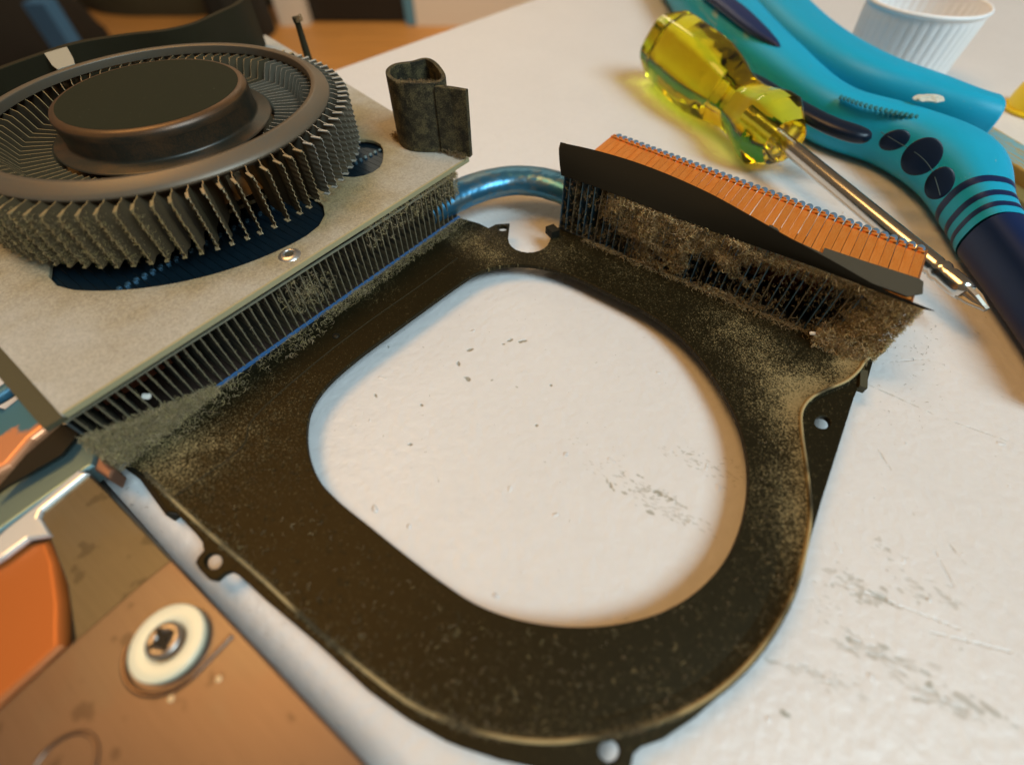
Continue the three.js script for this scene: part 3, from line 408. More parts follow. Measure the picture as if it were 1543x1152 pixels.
  const pn = P(447, 30, RT); mesh('housing_pin', [new THREE.CylinderGeometry(0.55, 0.85, RT - PT - 0.1, 14).translate(pn.x, (RT + PT) / 2, pn.z), new THREE.CylinderGeometry(0.7, 0.6, 0.9, 14).translate(pn.x - 0.1, RT, pn.z)], blk(0.03, 0.026, 0.014, 0.7), fan);

  // impeller
  const imp = new THREE.Group(); imp.name = 'impeller'; imp.position.set(0, 0, 0); fan.add(imp);
  const lathe = (pts, s = 120) => new THREE.LatheGeometry(pts.map(([r, y]) => new THREE.Vector2(r, y)), s).translate(FC.x, 0, FC.z);
  const wear = (a, b, s, f) => tex(1024, 128, (x, y) => { const d = clamp(f(y / 128) + 0.5 * (fbm(x * 0.03, y * 0.06, 4, s) - 0.5) + 0.25 * (hash2(x, y, 6) - 0.5)); return [0, 1, 2].map(i => lerp(a[i], b[i], d)); }, { srgb: true });
  const ringMat = new THREE.MeshStandardMaterial({ map: wear([0.115, 0.098, 0.072], [0.19, 0.11, 0.05], 240, v => 0.25), roughness: 0.42, metalness: 0.25, side: THREE.DoubleSide });
  const hubMat = new THREE.MeshStandardMaterial({ map: wear([0.020, 0.020, 0.014], [0.19, 0.08, 0.025], 250, v => v > 0.60 && v < 0.90 ? 0.45 : v > 0.45 ? 0.2 : 0.08), roughness: 0.38, metalness: 0.25, side: THREE.DoubleSide });
  const capMat = new THREE.MeshPhysicalMaterial({ specularIntensity: 0.3, map: tex(1024, 1024, (x, y) => { const s = sstep(0.972, 0.99, vnoise(x * 0.16, y * 0.16, 33)) * 0.6, n = 0.9 + 0.2 * hash2(x, y, 4); return [lerp(0.0165 * n, 0.35, s), lerp(0.0185 * n, 0.30, s), lerp(0.009 * n, 0.2, s)]; }, { srgb: true }), roughness: 0.7, side: THREE.DoubleSide });
  mesh('ring', lathe([[22.0, RT - 1.25], [22.0, RT - 0.25], [22.15, RT - 0.08], [22.6, RT], [22.9, RT - 0.02], [24.1, RT - 0.75], [24.5, RT - 1.15], [24.55, RT - 1.35], [24.4, RT - 1.75], [22.3, RT - 1.5], [22.0, RT - 1.25]]), ringMat, imp);
  const HT = 24.0; mesh('hub', lathe([[15.0, 19.5], [14.8, 19.75], [13.2, 19.95], [12.95, 20.5], [13.0, 22.6], [13.0, 23.25], [12.75, HT - 0.25], [12.3, HT - 0.02], [11.9, HT], [11.8, HT]]), hubMat, imp);
  mesh('hub_cap', planarUV(new THREE.CylinderGeometry(11.95, 11.95, 0.06, 96).translate(FC.x, HT - 0.01, FC.z), FC.x - 13, FC.z - 13, 26, 26), capMat, imp);
  mesh('back_disc', lathe([[12.5, 16.4], [15.6, 16.35], [19.9, 15.7], [20.0, 15.5], [12.5, 15.9]]), std(0.13, 0.085, 0.04, 0.8), imp);
  mesh('motor_column', lathe([[8, PT], [8, 16.4], [14, 19.4]], 48), darkMat, imp);
  // one blade in polar mm: plan line with a kink outside the ring, wavy outer edge, tab and foot
  const N = 86;
  const plan = [[13.4, -2.2], [15.2, -1.9], [19.2, -1.2], [20.4, -0.95], [22.3, 0], [24.9, 0], [25.5, 0.35], [26.3, 0.4], [27.2, 0.4]];
  const tan = r => { for (let i = 0; i < plan.length - 1; i++) if (r <= plan[i + 1][0]) return lerp(plan[i][1], plan[i + 1][1], clamp((r - plan[i][0]) / (plan[i + 1][0] - plan[i][0]))); return plan[plan.length - 1][1]; };
  const topOf = r => r < 20.6 ? lerp(19.3, RT - 1.4, sstep(19.2, 20.3, r)) : r < 24.6 ? RT - 1.3 : lerp(RT - 1.35, RT - 1.9, (r - 24.6) / 2.6), botOf = r => lerp(16.3, 14.1, sstep(17, 21, r));
  const rs = [15.2, 16.5, 18.6, 19.2, 19.8, 20.4, 22, 23.4, 24.6, 25.0, 25.4, 25.8, 26.3, 26.8, 27.2];
  const blade = (th, wv = 0.09) => {
    const gr = (o) => gridGeo(rs.length - 1, 30, (u, v) => { const r = rs[Math.round(u * (rs.length - 1))], b = botOf(r), t = topOf(r), y = lerp(b, t, v), w = r > 25.2 ? sstep(25.2, 27, r) * wv * Math.sin(v * 8.5 * 2 * Math.PI) : 0; return V(r + (r > 27 ? 0.12 * Math.cos(v * 8.5 * 2 * Math.PI) : 0), y, tan(r) + w + o); });
    const a = gr(0), b = gr(-th), parts = [];
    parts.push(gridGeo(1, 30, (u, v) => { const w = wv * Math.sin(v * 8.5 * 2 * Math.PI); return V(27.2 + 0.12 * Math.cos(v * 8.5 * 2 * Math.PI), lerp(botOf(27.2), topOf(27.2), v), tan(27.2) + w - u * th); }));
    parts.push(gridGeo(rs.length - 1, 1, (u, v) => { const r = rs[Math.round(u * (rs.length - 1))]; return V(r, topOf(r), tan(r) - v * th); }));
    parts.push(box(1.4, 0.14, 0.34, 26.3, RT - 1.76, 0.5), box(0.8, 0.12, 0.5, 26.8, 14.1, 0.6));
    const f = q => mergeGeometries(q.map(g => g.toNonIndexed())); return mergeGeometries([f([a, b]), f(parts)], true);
  };
  const clean = blade(0.08), caked = blade(0.12, 0.04);
  for (const g of [clean, caked]) g.scale(MM, MM, MM);
  { const p = caked.attributes.position; for (let i = 0; i < p.count; i++) { const x = p.getX(i) / MM, y = p.getY(i) / MM; p.setZ(i, p.getZ(i) + MM * 0.22 * (fbm(x * 1.3, y * 1.3, 3, 313) - 0.5) * sstep(22, 25, x)); } }
  const bladeMats = [[0.10, 0.075, 0.04], [0.12, 0.086, 0.044], [0.08, 0.06, 0.03]].map(([r, g, b]) => std(r, g, b, 0.6, 0.3)), faceLit = std(0.20, 0.175, 0.125, 0.42, 0.5), cakeMat = std(0.08, 0.05, 0.018, 0.95), edgeLit = std(0.42, 0.32, 0.18, 0.45, 0.4), edgeLitCake = std(0.25, 0.172, 0.07, 0.9), edgeLitRight = std(0.6, 0.58, 0.52, 0.35, 0.6);  // lighter edge strips: light caught by the blade edges put into colour
  for (let i = 0; i < N; i++) {
    const a = i / N * 2 * Math.PI + rr(-0.006, 0.006), deg = ((a * 180 / Math.PI) % 360 + 360) % 360;     // 0 = right, 90 = towards the viewer
    const cake = deg > 62 && deg < 200, litSide = deg > 300 || deg < 22;  // right-side blades get a lighter tone, window light put into colour
    const m = new THREE.Mesh(cake ? caked : clean, cake ? [cakeMat, edgeLitCake] : litSide ? [faceLit, edgeLitRight] : [bladeMats[i % 3], edgeLit]); m.name = 'blade'; m.castShadow = m.receiveShadow = true;
    const o = origin.get(fan); m.position.set((FC.x - o.x) * MM, -o.y * MM, (FC.z - o.z) * MM); m.rotation.y = -a; imp.add(m);
  }
}

// ------------------------------------------------------------------ lint and dust fibres
function fibreGeo(len, r, curl) { const p = []; for (let i = 0; i <= 5; i++) { const t = i / 5; p.push(V((t - 0.5) * len, curl * Math.sin(t * 5.1) * len * 0.25, curl * Math.cos(t * 4.2 + 1) * len * 0.25)); } return new THREE.TubeGeometry(new THREE.CatmullRomCurve3(p), 6, r, 3, false); }
function lint(parent, list, len, r, tint, name = 'lint') {
  const geos = [fibreGeo(len, r, 1), fibreGeo(len * 0.8, r * 1.1, 1.7)], o = origin.get(parent);
  const g = geos[0].scale(MM, MM, MM), im = new THREE.InstancedMesh(g, new THREE.MeshStandardMaterial({ color: 0xffffff, roughness: 1 }), list.length);
  const m = new THREE.Matrix4(), q = new THREE.Quaternion(), e = new THREE.Euler(), c = new THREE.Color();
  list.forEach((p, i) => { q.setFromEuler(e.set(rr(-1, 1) * (p.flat ?? 3), rr(-3.2, 3.2), rr(-1, 1) * (p.flat ?? 3))); const s = rr(0.5, 1.35) * (p.s ?? 1); m.compose(p.p.clone().sub(o).multiplyScalar(MM), q, V(s, s, s)); im.setMatrixAt(i, m); const k = rr(0.55, 1.25) * (p.k ?? 1); im.setColorAt(i, c.setRGB(tint[0] * k, tint[1] * k * rr(0.93, 1.04), tint[2] * k * rr(0.8, 1.15))); });
  im.name = name; im.castShadow = im.receiveShadow = true; parent.add(im); return tag(im, null, null, null, 'stuff');
}
function clumps(parent, list, tint, name = 'lint_mat') {
  const g = new THREE.IcosahedronGeometry(1, 2), q = g.attributes.position; for (let i = 0; i < q.count; i++) { const k = 0.6 + 0.8 * vnoise(q.getX(i) * 2.3 + 9, q.getY(i) * 2.3 + q.getZ(i) * 1.7 + 5, 23); q.setXYZ(i, q.getX(i) * k, q.getY(i) * k, q.getZ(i) * k); } g.computeVertexNormals(); g.scale(MM, MM, MM);
  const o = origin.get(parent), im = new THREE.InstancedMesh(g, new THREE.MeshStandardMaterial({ color: 0xffffff, roughness: 1 }), list.length), m = new THREE.Matrix4(), qq = new THREE.Quaternion(), e = new THREE.Euler(), c = new THREE.Color();
  list.forEach((p, i) => { qq.setFromEuler(e.set(rr(-3, 3), rr(-3, 3), rr(-3, 3))); m.compose(p.p.clone().sub(o).multiplyScalar(MM), qq, V(p.r * rr(0.7, 1.4), p.r * rr(0.4, 0.9), p.r)); im.setMatrixAt(i, m); const k = rr(0.6, 1.2); im.setColorAt(i, c.setRGB(tint[0] * k, tint[1] * k, tint[2] * k)); });
  im.name = name; im.castShadow = im.receiveShadow = true; parent.add(im); return tag(im, null, null, null, 'stuff');
}
const TINT = [0.52, 0.39, 0.195];
{ // matted lint on the face of the right stack
  const L = [], K = [], dens = (u, v) => {                                  // u along 0..1, v up 0..1
    const n = fbm(u * 16, v * 5, 3, 401), holes = sstep(0.42, 0.56, n);
    let d = 0.04;
    d += 1.0 * sstep(0.14, 0.22, u) * sstep(0.62, 0.5, u) * sstep(0.3, 0.6, v - 0.12 * sstep(0.3, 0.55, u));
    d += 0.4 * sstep(0.25, 0.35, u) * sstep(0.7, 0.55, u) * holes;
    d += 0.6 * sstep(0.68, 0.98, v) * sstep(0.5, 0.6, u) + 1.3 * sstep(0.88, 0.97, u) + 0.25 * sstep(0.2, 0.02, v) * sstep(0.3, 0.7, u);
    return clamp(d * (0.45 + 0.8 * holes));
  };
  for (let i = 0; i < 110000 && L.length < 24000; i++) { const u = rnd() * 1.03, v = rnd(), d = dens(u, v); if (rnd() > d) continue; const out = Math.min(1.2, 0.05 - Math.log(1 - rnd()) * 0.16 * d + 0.3 * sstep(0.9, 1, u)); L.push({ p: RF(u * RL, lerp(COV + 0.15, TOPR - 0.1, v), -out + 0.1), k: 0.7 + 0.7 * Math.min(1, out * 1.5) }); if (d > 0.45 && rnd() < 0.14) K.push({ p: RF(u * RL, lerp(COV + 0.15, TOPR - 0.2, v), -0.05 + 0.2 * rnd()), r: rr(0.09, 0.22) }); }
  for (let i = 0; i < 3200; i++) { const s = RL + rr(-6.5, 0.6), m = rr(-2.6, 1.8) * rnd(); L.push({ p: RF(s, COV + 0.1 + Math.abs(rr(-1, 1) * rnd()) * 3.6, m - 0.4), k: rr(0.7, 1.25) }); }
  for (let i = 0; i < 1500; i++) { const s = rr(0.1, 1) * RL; L.push({ p: RF(s, COV + 0.1 + rnd() * 0.3, -rr(0, 1.6) * rnd()), k: 0.7, flat: 0.6 }); }
  lint(hs, L, 0.55, 0.021, TINT); clumps(hs, K, [0.32, 0.24, 0.12]);
  // left stack
  const M = [];
  for (let i = 0; i < 5200; i++) { const u = rnd() ** 1.5 * 13, h = rnd() * lerp(5.6, 0.8, clamp(u / 13)); M.push({ p: LF(u - 0.4 + rr(-0.5, 0.5), COV + 0.1 + h, -rr(-0.1, 1.5) * (1 - h / 9) * lerp(1.5, 0.8, u / 13)), k: rr(0.6, 1.15) }); }
  for (let i = 0; i < 430; i++) { const a = rnd() * 6.3, q = rnd(), p = LF(29.5 + 4.4 * q * Math.cos(a) - 0.8 * q * Math.sin(a), 7.8 + 3.2 * q * Math.sin(a), -rr(-0.4, 0.35)); M.push({ p, k: rr(0.6, 1) }); }
  for (let i = 0; i < 900; i++) { const s = LL - rnd() ** 2 * 20, v = 1 - rnd() ** 2 * 0.45; M.push({ p: LF(s, lerp(COV, TOP, v), -rr(-0.2, 0.45)), k: rr(0.7, 1.2) }); }
  for (let i = 0; i < 3600; i++) { const s = rnd() * LL; if (vnoise(s * 0.35, 0, 7) < rnd() * 0.9) continue; M.push({ p: LF(s, COV + 0.08 + 0.3 * rnd() ** 2, -0.2 - rnd() ** 2 * (s < 30 ? 3.4 : 2.0)), k: rr(0.5, 1.1), flat: 0.5 }); }
  for (let i = 0; i < 2600; i++) { const f = Math.floor(rnd() * 55) + 0.5; M.push({ p: LF(f * LL / 55 + rr(-0.1, 0.15), rr(COV + 0.3, TOP - 0.5), rr(-0.15, 0.6)), k: rr(0.6, 1.1), s: 0.45 }); }
  lint(hs, M, 0.6, 0.022, TINT);
}
{ // dust caked on the front left blades and the plate corner
  const L = [];
  for (let i = 0; i < 13000; i++) { const b = Math.round(lerp(14, 48, rnd())), a = b / 86 * 2 * Math.PI, w = sstep(12, 22, b); if (rnd() > 0.25 + 0.75 * w) continue; const r = 27.3 - rnd() ** 1.6 * 2.4, y = rr(14.2, RT - 1.9), t = 0.35 + rr(-0.3, 0.35) * w; L.push({ p: V(FC.x + r * Math.cos(a) - t * Math.sin(a), y, FC.z + r * Math.sin(a) + t * Math.cos(a)), k: rr(0.5, 1.15), s: 0.6 }); }
  lint(fan, L.splice(0), 0.7, 0.026, [0.44, 0.31, 0.125], 'blade_dust');
  for (let i = 0; i < 2600; i++) { const a = rnd() * 6.2832, b = Math.round(a / 6.2832 * 86) / 86 * 6.2832, r = rr(15.5, 20.4), t = -1.2 - 0.7 * (19.2 - r) / 4 + rr(-0.14, 0.14); L.push({ p: V(FC.x + r * Math.cos(b) - t * Math.sin(b), rr(16.6, 19.3), FC.z + r * Math.sin(b) + t * Math.cos(b)), k: rr(0.45, 0.95), s: 0.55 }); }
  lint(fan, L, 0.6, 0.026, [0.24, 0.125, 0.045], 'inner_dust');
  const Q = [];
  const base = new THREE.CatmullRomCurve3([[596, 205], [606, 214], [625, 221], [655, 226], [685, 234], [702, 240]].map(([x, y]) => P(x, y, PT)));
  for (let i = 0; i < 700; i++) { const p = base.getPoint(rnd()); Q.push({ p: p.add(V(rr(-0.6, 0.3), rnd() ** 2 * 0.7, rr(-0.5, 0.5))), k: rr(0.5, 1.1) }); }
  for (let i = 0; i < 260; i++) { const p = P(rr(596, 662), 121 + rr(-1, 4), RT); Q.push({ p, k: rr(0.8, 1.3), s: 0.5 }); }
  for (let i = 0; i < 60; i++) { const p = P(450 + rr(-3, 4), 27 + rr(-4, 5), RT + 0.5); Q.push({ p, k: 1 }); }
  lint(fan, Q, 0.8, 0.03, [0.30, 0.20, 0.09], 'dust_fluff');
}
{ // dust along the cover's rim line and loose flecks on it
  const cov = scene.children.find(o => o.name === 'fan_cover'), L = [], c = new THREE.CatmullRomCurve3(ridge, false, 'centripetal');
  for (let i = 0; i < 4200; i++) { const t = rnd(), p = c.getPoint(t), w = vnoise(t * 40, 3, 8); if (w < rnd() * 0.8) continue; L.push({ p: p.add(V(rr(-0.3, 0.3), 0.1 + 0.12 * rnd(), rr(-0.3, 0.3))), k: rr(0.6, 1.1), flat: 0.7, s: 0.5 }); }
  const inHole = (() => { const s = toShape(PL(holePx, 0), true, 120).getPoints(); return (x, z) => { let k = false; for (let i = 0, j = s.length - 1; i < s.length; j = i++) if ((s[i].y > z) !== (s[j].y > z) && x < (s[j].x - s[i].x) * (z - s[i].y) / (s[j].y - s[i].y) + s[i].x) k = !k; return k; }; })();
  for (let i = 0; i < 1500; i++) { const p = P(rr(400, 1180), rr(860, 1105), COV); const t = c.getPoint(clamp(rr(0.28, 0.95))); const q = t.lerp(P(800, 690, COV), rnd() ** 2.2 * 0.3 + 0.01); if (inHole(q.x, q.z)) continue; L.push({ p: q.setY(COV + 0.06), k: rr(0.4, 1.5), flat: 0.4, s: rr(0.2, 0.75) }); }
  for (let i = 0; i < 1500; i++) { const q = P(rr(1080, 1200), rr(490, 600), COV); L.push({ p: q.setY(COV + 0.05), k: rr(0.4, 1), flat: 0.5, s: 0.22 }); }
  for (let i = 0; i < 900; i++) { const q = P(rr(260, 470), rr(560, 760), COV); if (inHole(q.x, q.z)) continue; L.push({ p: q.setY(COV + 0.05), k: rr(0.4, 1), flat: 0.5, s: 0.25 }); }
  lint(cov, L, 0.7, 0.035, [0.27, 0.215, 0.115], 'dust_fluff');
}
{ // loose crumbs and hairs shed on the table around the fins and the cover
  const L = [], spot = (x, y, sx, sy, n, s) => { for (let i = 0; i < n; i++) { const p = P(x + (rnd() + rnd() - 1) * sx, y + (rnd() + rnd() - 1) * sy, 0); L.push({ p: p.setY(0.03), k: rr(0.35, 1.0), flat: 0.25, s: s * rr(0.3, 1.2) }); } };
  spot(1380, 530, 70, 60, 55, 0.6); spot(1350, 600, 110, 90, 50, 0.4); spot(800, 320, 60, 40, 40, 0.5); spot(780, 640, 300, 240, 70, 0.3); spot(200, 760, 60, 60, 25, 0.5); spot(1300, 900, 180, 180, 50, 0.35);
  const at = new THREE.Group(); at.name = 'dust_crumbs'; at.position.set(0, 0, 0); scene.add(at); origin.set(at, V(0, 0, 0)); tag(at, 'scattered dust crumbs and hairs on the white table around the cover', null, null, 'stuff');
  lint(at, L, 0.8, 0.03, [0.24, 0.17, 0.08], 'dust_crumb');
}
{ // small flakes caught in the lint
  const flake = (x, y, h, c, r, label) => { const g = new THREE.IcosahedronGeometry(r, 2), q = g.attributes.position; for (let i = 0; i < q.count; i++) { const k = 0.75 + 0.6 * vnoise(q.getX(i) * 3.1 + 9, q.getY(i) * 3.3 + q.getZ(i) * 2.7 + 5, 3); q.setXYZ(i, q.getX(i) * k, q.getY(i) * k * 0.6, q.getZ(i) * k * 0.8); } g.computeVertexNormals(); const p = P(x, y, h); mesh('lint_flake', g.translate(p.x, p.y, p.z), std(...c, 0.9), scene, { label, category: 'flake' }); };
  flake(1157, 391, 10.6, [0.42, 0.40, 0.24], 0.5, 'pale green flake caught in the lint under the black strip');
  flake(1225, 502, 4.3, [0.72, 0.68, 0.58], 0.38, 'white flake at the foot of the copper fin row, on the black cover');
  flake(220, 597, 7.6, [0.72, 0.66, 0.58], 0.5, 'white fluffy flake on the left end of the long fin row');
}

// ------------------------------------------------------------------ screwdriver
{
  const a = P(1000, 64, 8.6), b = P(1488, 467, 5.8), dir = V().subVectors(b, a), LEN = dir.length(); dir.normalize();
  const sd = group('screwdriver', 'screwdriver with clear yellow handle and steel shaft on the white table', 'screwdriver', V(0, 0, 0));
  origin.set(sd, V(0, 0, 0)); sd.position.copy(a).multiplyScalar(MM); sd.quaternion.setFromUnitVectors(V(0, 1, 0), dir); sd.rotateY(0.35);
  const H = LEN * 0.525;
  const prof = [[0, 0], [0, 4.6], [0.4, 5.6], [2.2, 7.6], [3.2, 8.0], [8, 8.05], [18, 8.1], [23, 7.85], [28, 7.0], [32.5, 5.9], [36, 5.4], [39, 5.35], [42.2, 5.9], [44.8, 6.7], [46.4, 7.0], [48.5, 7.0], [50.6, 5.9], [H, 4.6], [H, 0]];
  const rad = t => { for (let i = 1; i < prof.length - 2; i++) if (t <= prof[i + 1][0]) return lerp(prof[i][1], prof[i + 1][1], clamp((t - prof[i][0]) / Math.max(1e-6, prof[i + 1][0] - prof[i][0]))); return prof[prof.length - 2][1]; };
  const ys = prof.map(p => p[0]), fine = []; for (let i = 1; i < ys.length - 2; i++) { const n = Math.max(1, Math.ceil((ys[i + 1] - ys[i]) / 1.2)); for (let j = 0; j < n; j++) fine.push(lerp(ys[i], ys[i + 1], j / n)); } fine.push(H);
  const hex = (an, y) => { const n = 6, w = Math.PI / n, q = ((an % (2 * w)) + 2 * w) % (2 * w) - w, flat = Math.cos(w) / Math.cos(q), k = 0.75; return lerp(1, Math.max(flat, 0) * 1.06, k); };
  const nv = fine.length + 1, g = gridGeo(96, nv, (u, v) => { const j = Math.round(v * nv), an = u * 2 * Math.PI; if (j === 0) return V(0, 0.35, 0); if (j === nv) return V(0, H, 0); const y = fine[j - 1], r = rad(y) * Math.min(1, hex(an, y)); return V(r * Math.cos(an), y, r * Math.sin(an)); }, true); { const ix = g.index.array; for (let i = 0; i < ix.length; i += 3) { const t = ix[i]; ix[i] = ix[i + 1]; ix[i + 1] = t; } }
  const yellow = new THREE.MeshPhysicalMaterial({ color: lin(1, 1, 0.45), roughness: 0.05, metalness: 0, transmission: 1, thickness: 0.012, ior: 1.42, attenuationColor: lin(0.96, 0.87, 0.06), attenuationDistance: 0.017, side: THREE.DoubleSide });
  mesh('handle', toCreasedNormals(g, 0.33), yellow, sd);
  const steel = phys(0.62, 0.60, 0.56, 0.2, 1.0);
  const S = LEN - H, lat = (pts, s = 40) => new THREE.LatheGeometry(pts.map(([r, y]) => new THREE.Vector2(r, y)), s);
  mesh('shaft', lat([[0, H - 10], [1.5, H - 10], [1.5, H + S * 0.80], [1.38, H + S * 0.805], [1.6, H + S * 0.815], [1.6, H + S * 0.828], [1.35, H + S * 0.84], [1.5, H + S * 0.85], [1.5, H + S * 0.90], [1.3, H + S * 0.925], [0, H + S * 0.925]]), steel, sd);
  const tip = []; for (let k = 0; k < 4; k++) { const t = new THREE.Shape([[0, 0], [1.3, 0], [1.05, 1.6], [0.45, 3.2], [0.3, 3.7], [0, 3.75]].map(([x, y]) => new THREE.Vector2(x, y))); const e = new THREE.ExtrudeGeometry(t, { depth: 0.42, bevelEnabled: true, bevelSize: 0.06, bevelThickness: 0.06, bevelSegments: 1 }); e.translate(0, H + S * 0.92, -0.21); e.rotateY(k * Math.PI / 2 + 0.4); tip.push(e); }
  tip.push(lat([[0.85, H + S * 0.92], [0.7, H + S * 0.96], [0.25, LEN - 0.2], [0, LEN]], 16));
  mesh('cross_tip', tip, phys(0.42, 0.39, 0.33, 0.42, 0.95), sd);
}

// ------------------------------------------------------------------ teal handled tool
{
  const tool = group('teal_tool', 'teal hand tool with navy grip end and round navy inlays, behind the screwdriver', 'hand tool', P(1400, 240, 0));
  const tealTex = tex(1024, 512, (x, y) => { const s = sstep(0.965, 0.985, vnoise(x * 0.22, y * 0.22, 41)) * 0.5, n = 0.95 + 0.1 * fbm(x * 0.02, y * 0.02, 3, 42); return [lerp(0.006 * n, 0.6, s), lerp(0.36 * n, 0.62, s), lerp(0.58 * n, 0.58, s)]; }, { srgb: true });
  const wornTex = tex(1024, 1024, (x, y) => { const u = x / 1024, v = y / 1024, s = sstep(0.965, 0.985, vnoise(x * 0.22, y * 0.22, 41)) * 0.5, n = 0.95 + 0.1 * fbm(x * 0.02, y * 0.02, 3, 42), q = v * 60 + u * 14, band = sstep(0.13, 0.15, v) * sstep(0.285, 0.26, v) * sstep(0.05, 0.075, u) * sstep(0.17, 0.15, u), w = band * sstep(0.52, 0.66, vnoise(q, u * 5, 77)) * sstep(0.3, 0.6, fbm(x * 0.05, y * 0.05, 3, 78)) * 0.55, a = Math.max(s, w); return [lerp(0.006 * n, 0.42, a), lerp(0.36 * n, 0.50, a), lerp(0.58 * n, 0.42, a)]; }, { srgb: true });
  const tealWorn = new THREE.MeshPhysicalMaterial({ map: wornTex, roughness: 0.45, specularIntensity: 0.6, side: THREE.DoubleSide });
  const teal = new THREE.MeshPhysicalMaterial({ map: tealTex, roughness: 0.45, specularIntensity: 0.6, side: THREE.DoubleSide }), navy = phys(0.004, 0.019, 0.085, 0.36, 0, { specularIntensity: 0.6 }), dot = phys(0.004, 0.011, 0.026, 0.34, 0, { specularIntensity: 0.6 });
  const st = l => l.map(([x, y, h, w, t]) => ({ p: P(x, y, h), w, t }));
  const arm = st([[1020, -60, 7, 11, 6.5], [1085, 22, 7, 10, 6.5], [1165, 103, 6.5, 7.2, 6], [1255, 174, 6, 5.0, 5.6], [1352, 206, 6, 5.4, 5.6], [1436, 250, 6.2, 6.6, 5.8], [1474, 320, 5.4, 4.1, 4.9], [1493, 357, 5.2, 3.6, 4.7]]);
  mesh('lower_grip', sweep(arm, { n: 48, pw: 2.5, seg: 110, cap: false }), tealWorn, tool);
  const nv = st([[1493, 357, 5.2, 3.57, 4.66], [1538, 414, 5.1, 3.6, 4.5], [1600, 494, 5, 3.7, 4.4], [1680, 600, 5, 3.7, 4.4]]);
  mesh('grip_end', sweep(nv, { n: 40, pw: 2.4, seg: 50, cap: false }), navy, tool, { label: 'navy blue grip end' });
  mesh('upper_grip', sweep(st([[1120, -35, 8, 8.5, 6.4], [1222, 80, 7.6, 7.2, 6.4], [1303, 130, 7.4, 6.6, 6.2], [1385, 160, 7, 5.6, 6], [1446, 182, 6.6, 4.6, 5.8], [1486, 192, 6.2, 4.6, 5.6]]), { n: 44, pw: 3.0, seg: 90, cap: true }), teal, tool, { label: 'upper teal arm with a torn end' });
  const cam = V(0, CAMY, 0), curve = new THREE.CatmullRomCurve3(arm.map(s => s.p), false, 'centripetal');
  // inlays sit where the grip's surface faces the viewer
  const surf = (x, y, h) => P(x, y, h);
  const inlay = (x, y, h, rx, ry, rot, m = dot, n = 'inlay', th = 0.36) => { const p = surf(x, y, h - 0.1), toC = V().subVectors(cam, p).normalize(), g = new THREE.SphereGeometry(1, 32, 16).scale(rx, ry, th).rotateZ(rot); const q = new THREE.Quaternion().setFromUnitVectors(V(0, 0, 1), V(toC.x * 0.6, toC.y * 0.7, toC.z).normalize()); return mesh(n, g.applyQuaternion(q).translate(p.x, p.y, p.z), m, tool); };
  inlay(1348, 211, 10.6, 2.3, 1.75, 0.35); inlay(1389, 236, 11.2, 2.85, 3.05, 0.2); inlay(1416, 276, 10.6, 1.9, 2.55, 0.25);
  mesh('inlay_and_shade', sweep(st([[1120, 108, 10.6, 1.6, 1.0], [1190, 155, 10.6, 2.0, 1.2], [1250, 188, 10.4, 2.2, 1.3], [1290, 202, 10.3, 2.2, 1.3], [1314, 208, 10.3, 1.2, 1.0]]), { n: 28, seg: 40 }), dot, tool);  // dark slot; its left run is underside shade put in as a part
  mesh('navy_inlay', sweep(st([[1060, -20, 13.2, 3, 1.2], [1105, 14, 13.1, 3.2, 1.2], [1140, 44, 12.6, 2.5, 1.1], [1176, 73, 12.0, 0.8, 0.8]]), { n: 28, seg: 40 }), phys(0.008, 0.024, 0.09, 0.38, 0, { specularIntensity: 0.6 }), tool);
  const stat = (k, t) => { const m = arm.length - 1, u = t * m, i = Math.min(m - 1, Math.floor(u)), f = u - i, g = q => arm[clamp(q, 0, m)][k], a = g(i - 1), b = g(i), d = g(i + 1), e = g(i + 2); return 0.5 * (2 * b + (d - a) * f + (2 * a - 5 * b + 4 * d - e) * f * f + (3 * b - a - 3 * d + e) * f * f * f); };
  for (const [t, hw] of [[0.833, 0.0085], [0.887, 0.014], [0.95, 0.014]]) mesh('stripe', sweep([-1, -0.5, 0, 0.5, 1].map(q => { const u = t + q * hw, k = 1.004 + 0.012 * (1 - q * q); return { p: curve.getPoint(u), w: stat('w', u) * k, t: stat('t', u) * k }; }), { n: 48, pw: 2.5, seg: 10, cap: false }), navy, tool);
  mesh('mould_seam', tube([[1328, 199, 10.9], [1348, 211, 11.05], [1388, 236, 11.75], [1402, 252, 11.4], [1412, 276, 11.1], [1417, 294, 10.4]].map(([x, y, h]) => P(x, y, h)), 0.06, 60, 6), std(0.05, 0.09, 0.10, 0.7), tool);
  for (let i = 0; i < 22; i++) { const t = i / 21, p = new THREE.CatmullRomCurve3([[1268, 146], [1300, 157], [1340, 167], [1380, 175], [1415, 181]].map(([x, y]) => P(x, y, 11.2))).getPoint(t); mesh('grip_ridge', new THREE.SphereGeometry(0.5, 12, 8).scale(0.8, 0.7, 1.9).rotateY(-0.5).translate(p.x, p.y - 0.05, p.z), std(0.008, 0.16, 0.2, 0.6), tool); }
  const tp = P(1404, 148, 12.6), tg = new THREE.IcosahedronGeometry(1.0, 3), q = tg.attributes.position; for (let i = 0; i < q.count; i++) { const k = 0.5 + 1.1 * vnoise(q.getX(i) * 2.6 + 9, q.getY(i) * 2.6 + q.getZ(i) * 3 + 5, 13); q.setXYZ(i, q.getX(i) * k * 2.4, q.getY(i) * k * 0.5, q.getZ(i) * k * 1.3); } tg.computeVertexNormals();
  mesh('torn_patch', tg.translate(tp.x, tp.y, tp.z), std(0.55, 0.56, 0.48, 0.9), tool, { label: 'pale torn rubber' });
}
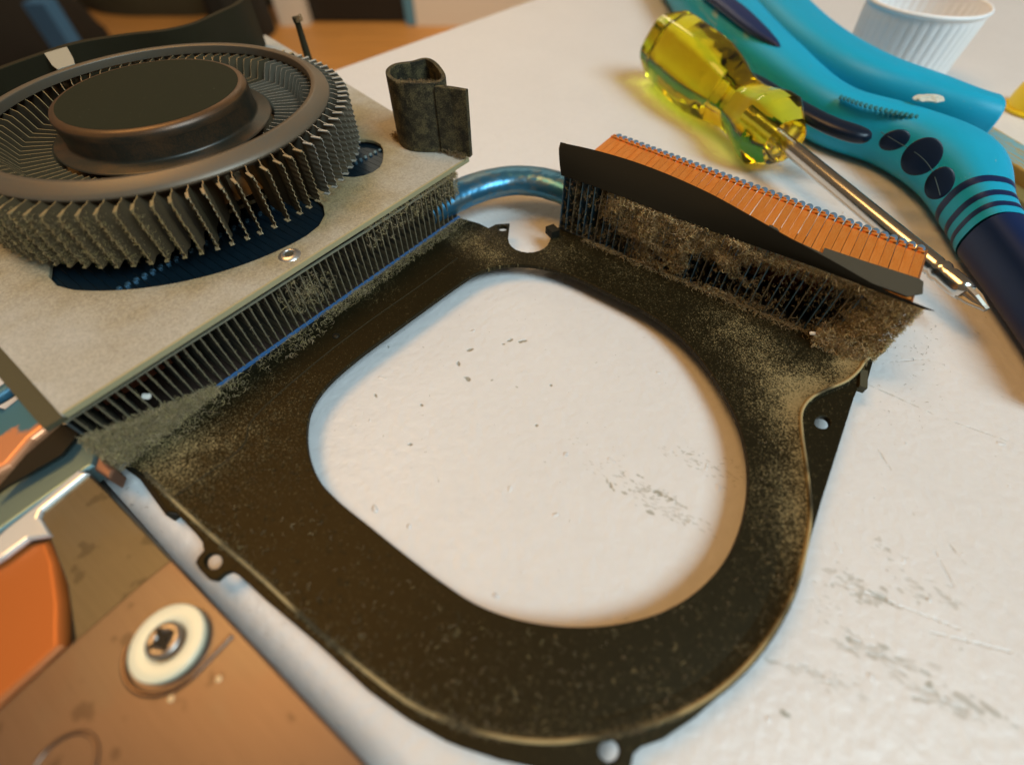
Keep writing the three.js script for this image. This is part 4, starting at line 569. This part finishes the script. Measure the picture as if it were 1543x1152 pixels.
// ------------------------------------------------------------------ scuffed blue bar, cup, yellow cap
{
  const W = 512, m = tex(W, W, (x, y) => { const d = sstep(0.56, 0.6, fbm(x * 0.006, y * 0.035, 5, 510) + 0.22 * sstep(0.72, 0.9, Math.abs(y / W - 0.5) * 2) * fbm(x * 0.03, 3, 3, 5)), s = sstep(0.60, 0.64, fbm(x * 0.05, y * 0.08, 4, 520)); const a = Math.max(d, s * 0.8); return [lerp(0.16, 0.42, a), lerp(0.36, 0.27, a), lerp(0.42, 0.06, a)]; }, { srgb: true });
  const a = P(1470, 196, 4), b = P(1640, 300, 4), d = V().subVectors(b, a), L = d.length(), c = a.clone().lerp(b, 0.5), ang = -Math.atan2(d.z, d.x);
  const g = sheet([V(-L / 2, 0, -4), V(L / 2, 0, -4), V(L / 2, 0, 4.5), V(-L / 2, 0, 4.5)], 4.6, 4.5, { bevel: 0.5, seg: 3 }); planarUV(g, -L / 2, -4, L, 9); g.rotateY(ang).translate(c.x, 0, c.z);
  const br = group('blue_bar', 'scuffed light blue painted bar with worn yellow edges at the right', 'bar', V(c.x, 0, c.z)); mesh('painted_bar', g, new THREE.MeshStandardMaterial({ map: m, roughness: 0.55, side: THREE.DoubleSide }), br);
  const g2 = sheet([V(-L / 2, 0, 4.7), V(L / 2, 0, 4.7), V(L / 2, 0, 9), V(-L / 2, 0, 9)], 2.4, 2.3, { bevel: 0.3 }); g2.rotateY(ang).translate(c.x, 0, c.z); mesh('lower_flange', g2, std(0.17, 0.14, 0.04, 0.7), br);
}
{
  const cc = V(104.3, 0, -146.2), cup = group('fluted_cup', 'small white fluted plastic cup standing behind the teal tool', 'cup', cc); const HR = 16.8, R1 = 13.5, RB = 12.0, n = 40;
  cup.position.copy(cc).multiplyScalar(MM);
  const wall = (o, flip) => gridGeo(n * 8, 24, (u, v) => { const a = u * 2 * Math.PI, r = lerp(RB, R1, v) + o + (v < 0.94 ? 0.26 * Math.sqrt(Math.abs(Math.cos(a * n / 2))) * sstep(0.94, 0.9, v) : 0.12); return V(cc.x + r * Math.cos(a), v * HR, cc.z + r * Math.sin(a)); }, true);
  const white = phys(0.88, 0.88, 0.88, 0.4, 0, {});
  mesh('cup_wall', [wall(0), wall(-0.5)], white, cup);
  mesh('rim', new THREE.TorusGeometry(R1 + 0.05, 0.5, 12, 120).rotateX(Math.PI / 2).translate(cc.x, HR, cc.z), white, cup);
  mesh('base', new THREE.CylinderGeometry(RB, RB, 0.5, 60).translate(cc.x, 0.4, cc.z), white, cup);
  const yc = P(1556, 168, 0), cap = group('yellow_cap', 'round yellow plastic cap at the right edge of the table', 'cap', yc);
  mesh('cap_dome', new THREE.LatheGeometry([[0, 8.4], [2.5, 8.1], [4.6, 6.9], [5.8, 5], [6.1, 3], [6.1, 0.05]].map(([r, y]) => new THREE.Vector2(r, y)), 48).translate(yc.x, 0, yc.z), phys(0.86, 0.66, 0.01, 0.35, 0), cap);
  mesh('cap_rim', new THREE.TorusGeometry(6.2, 0.5, 10, 60).rotateX(Math.PI / 2).translate(yc.x, 0.55, yc.z), phys(0.86, 0.66, 0.01, 0.35, 0), cap);
}
renderer.render(scene, camera);
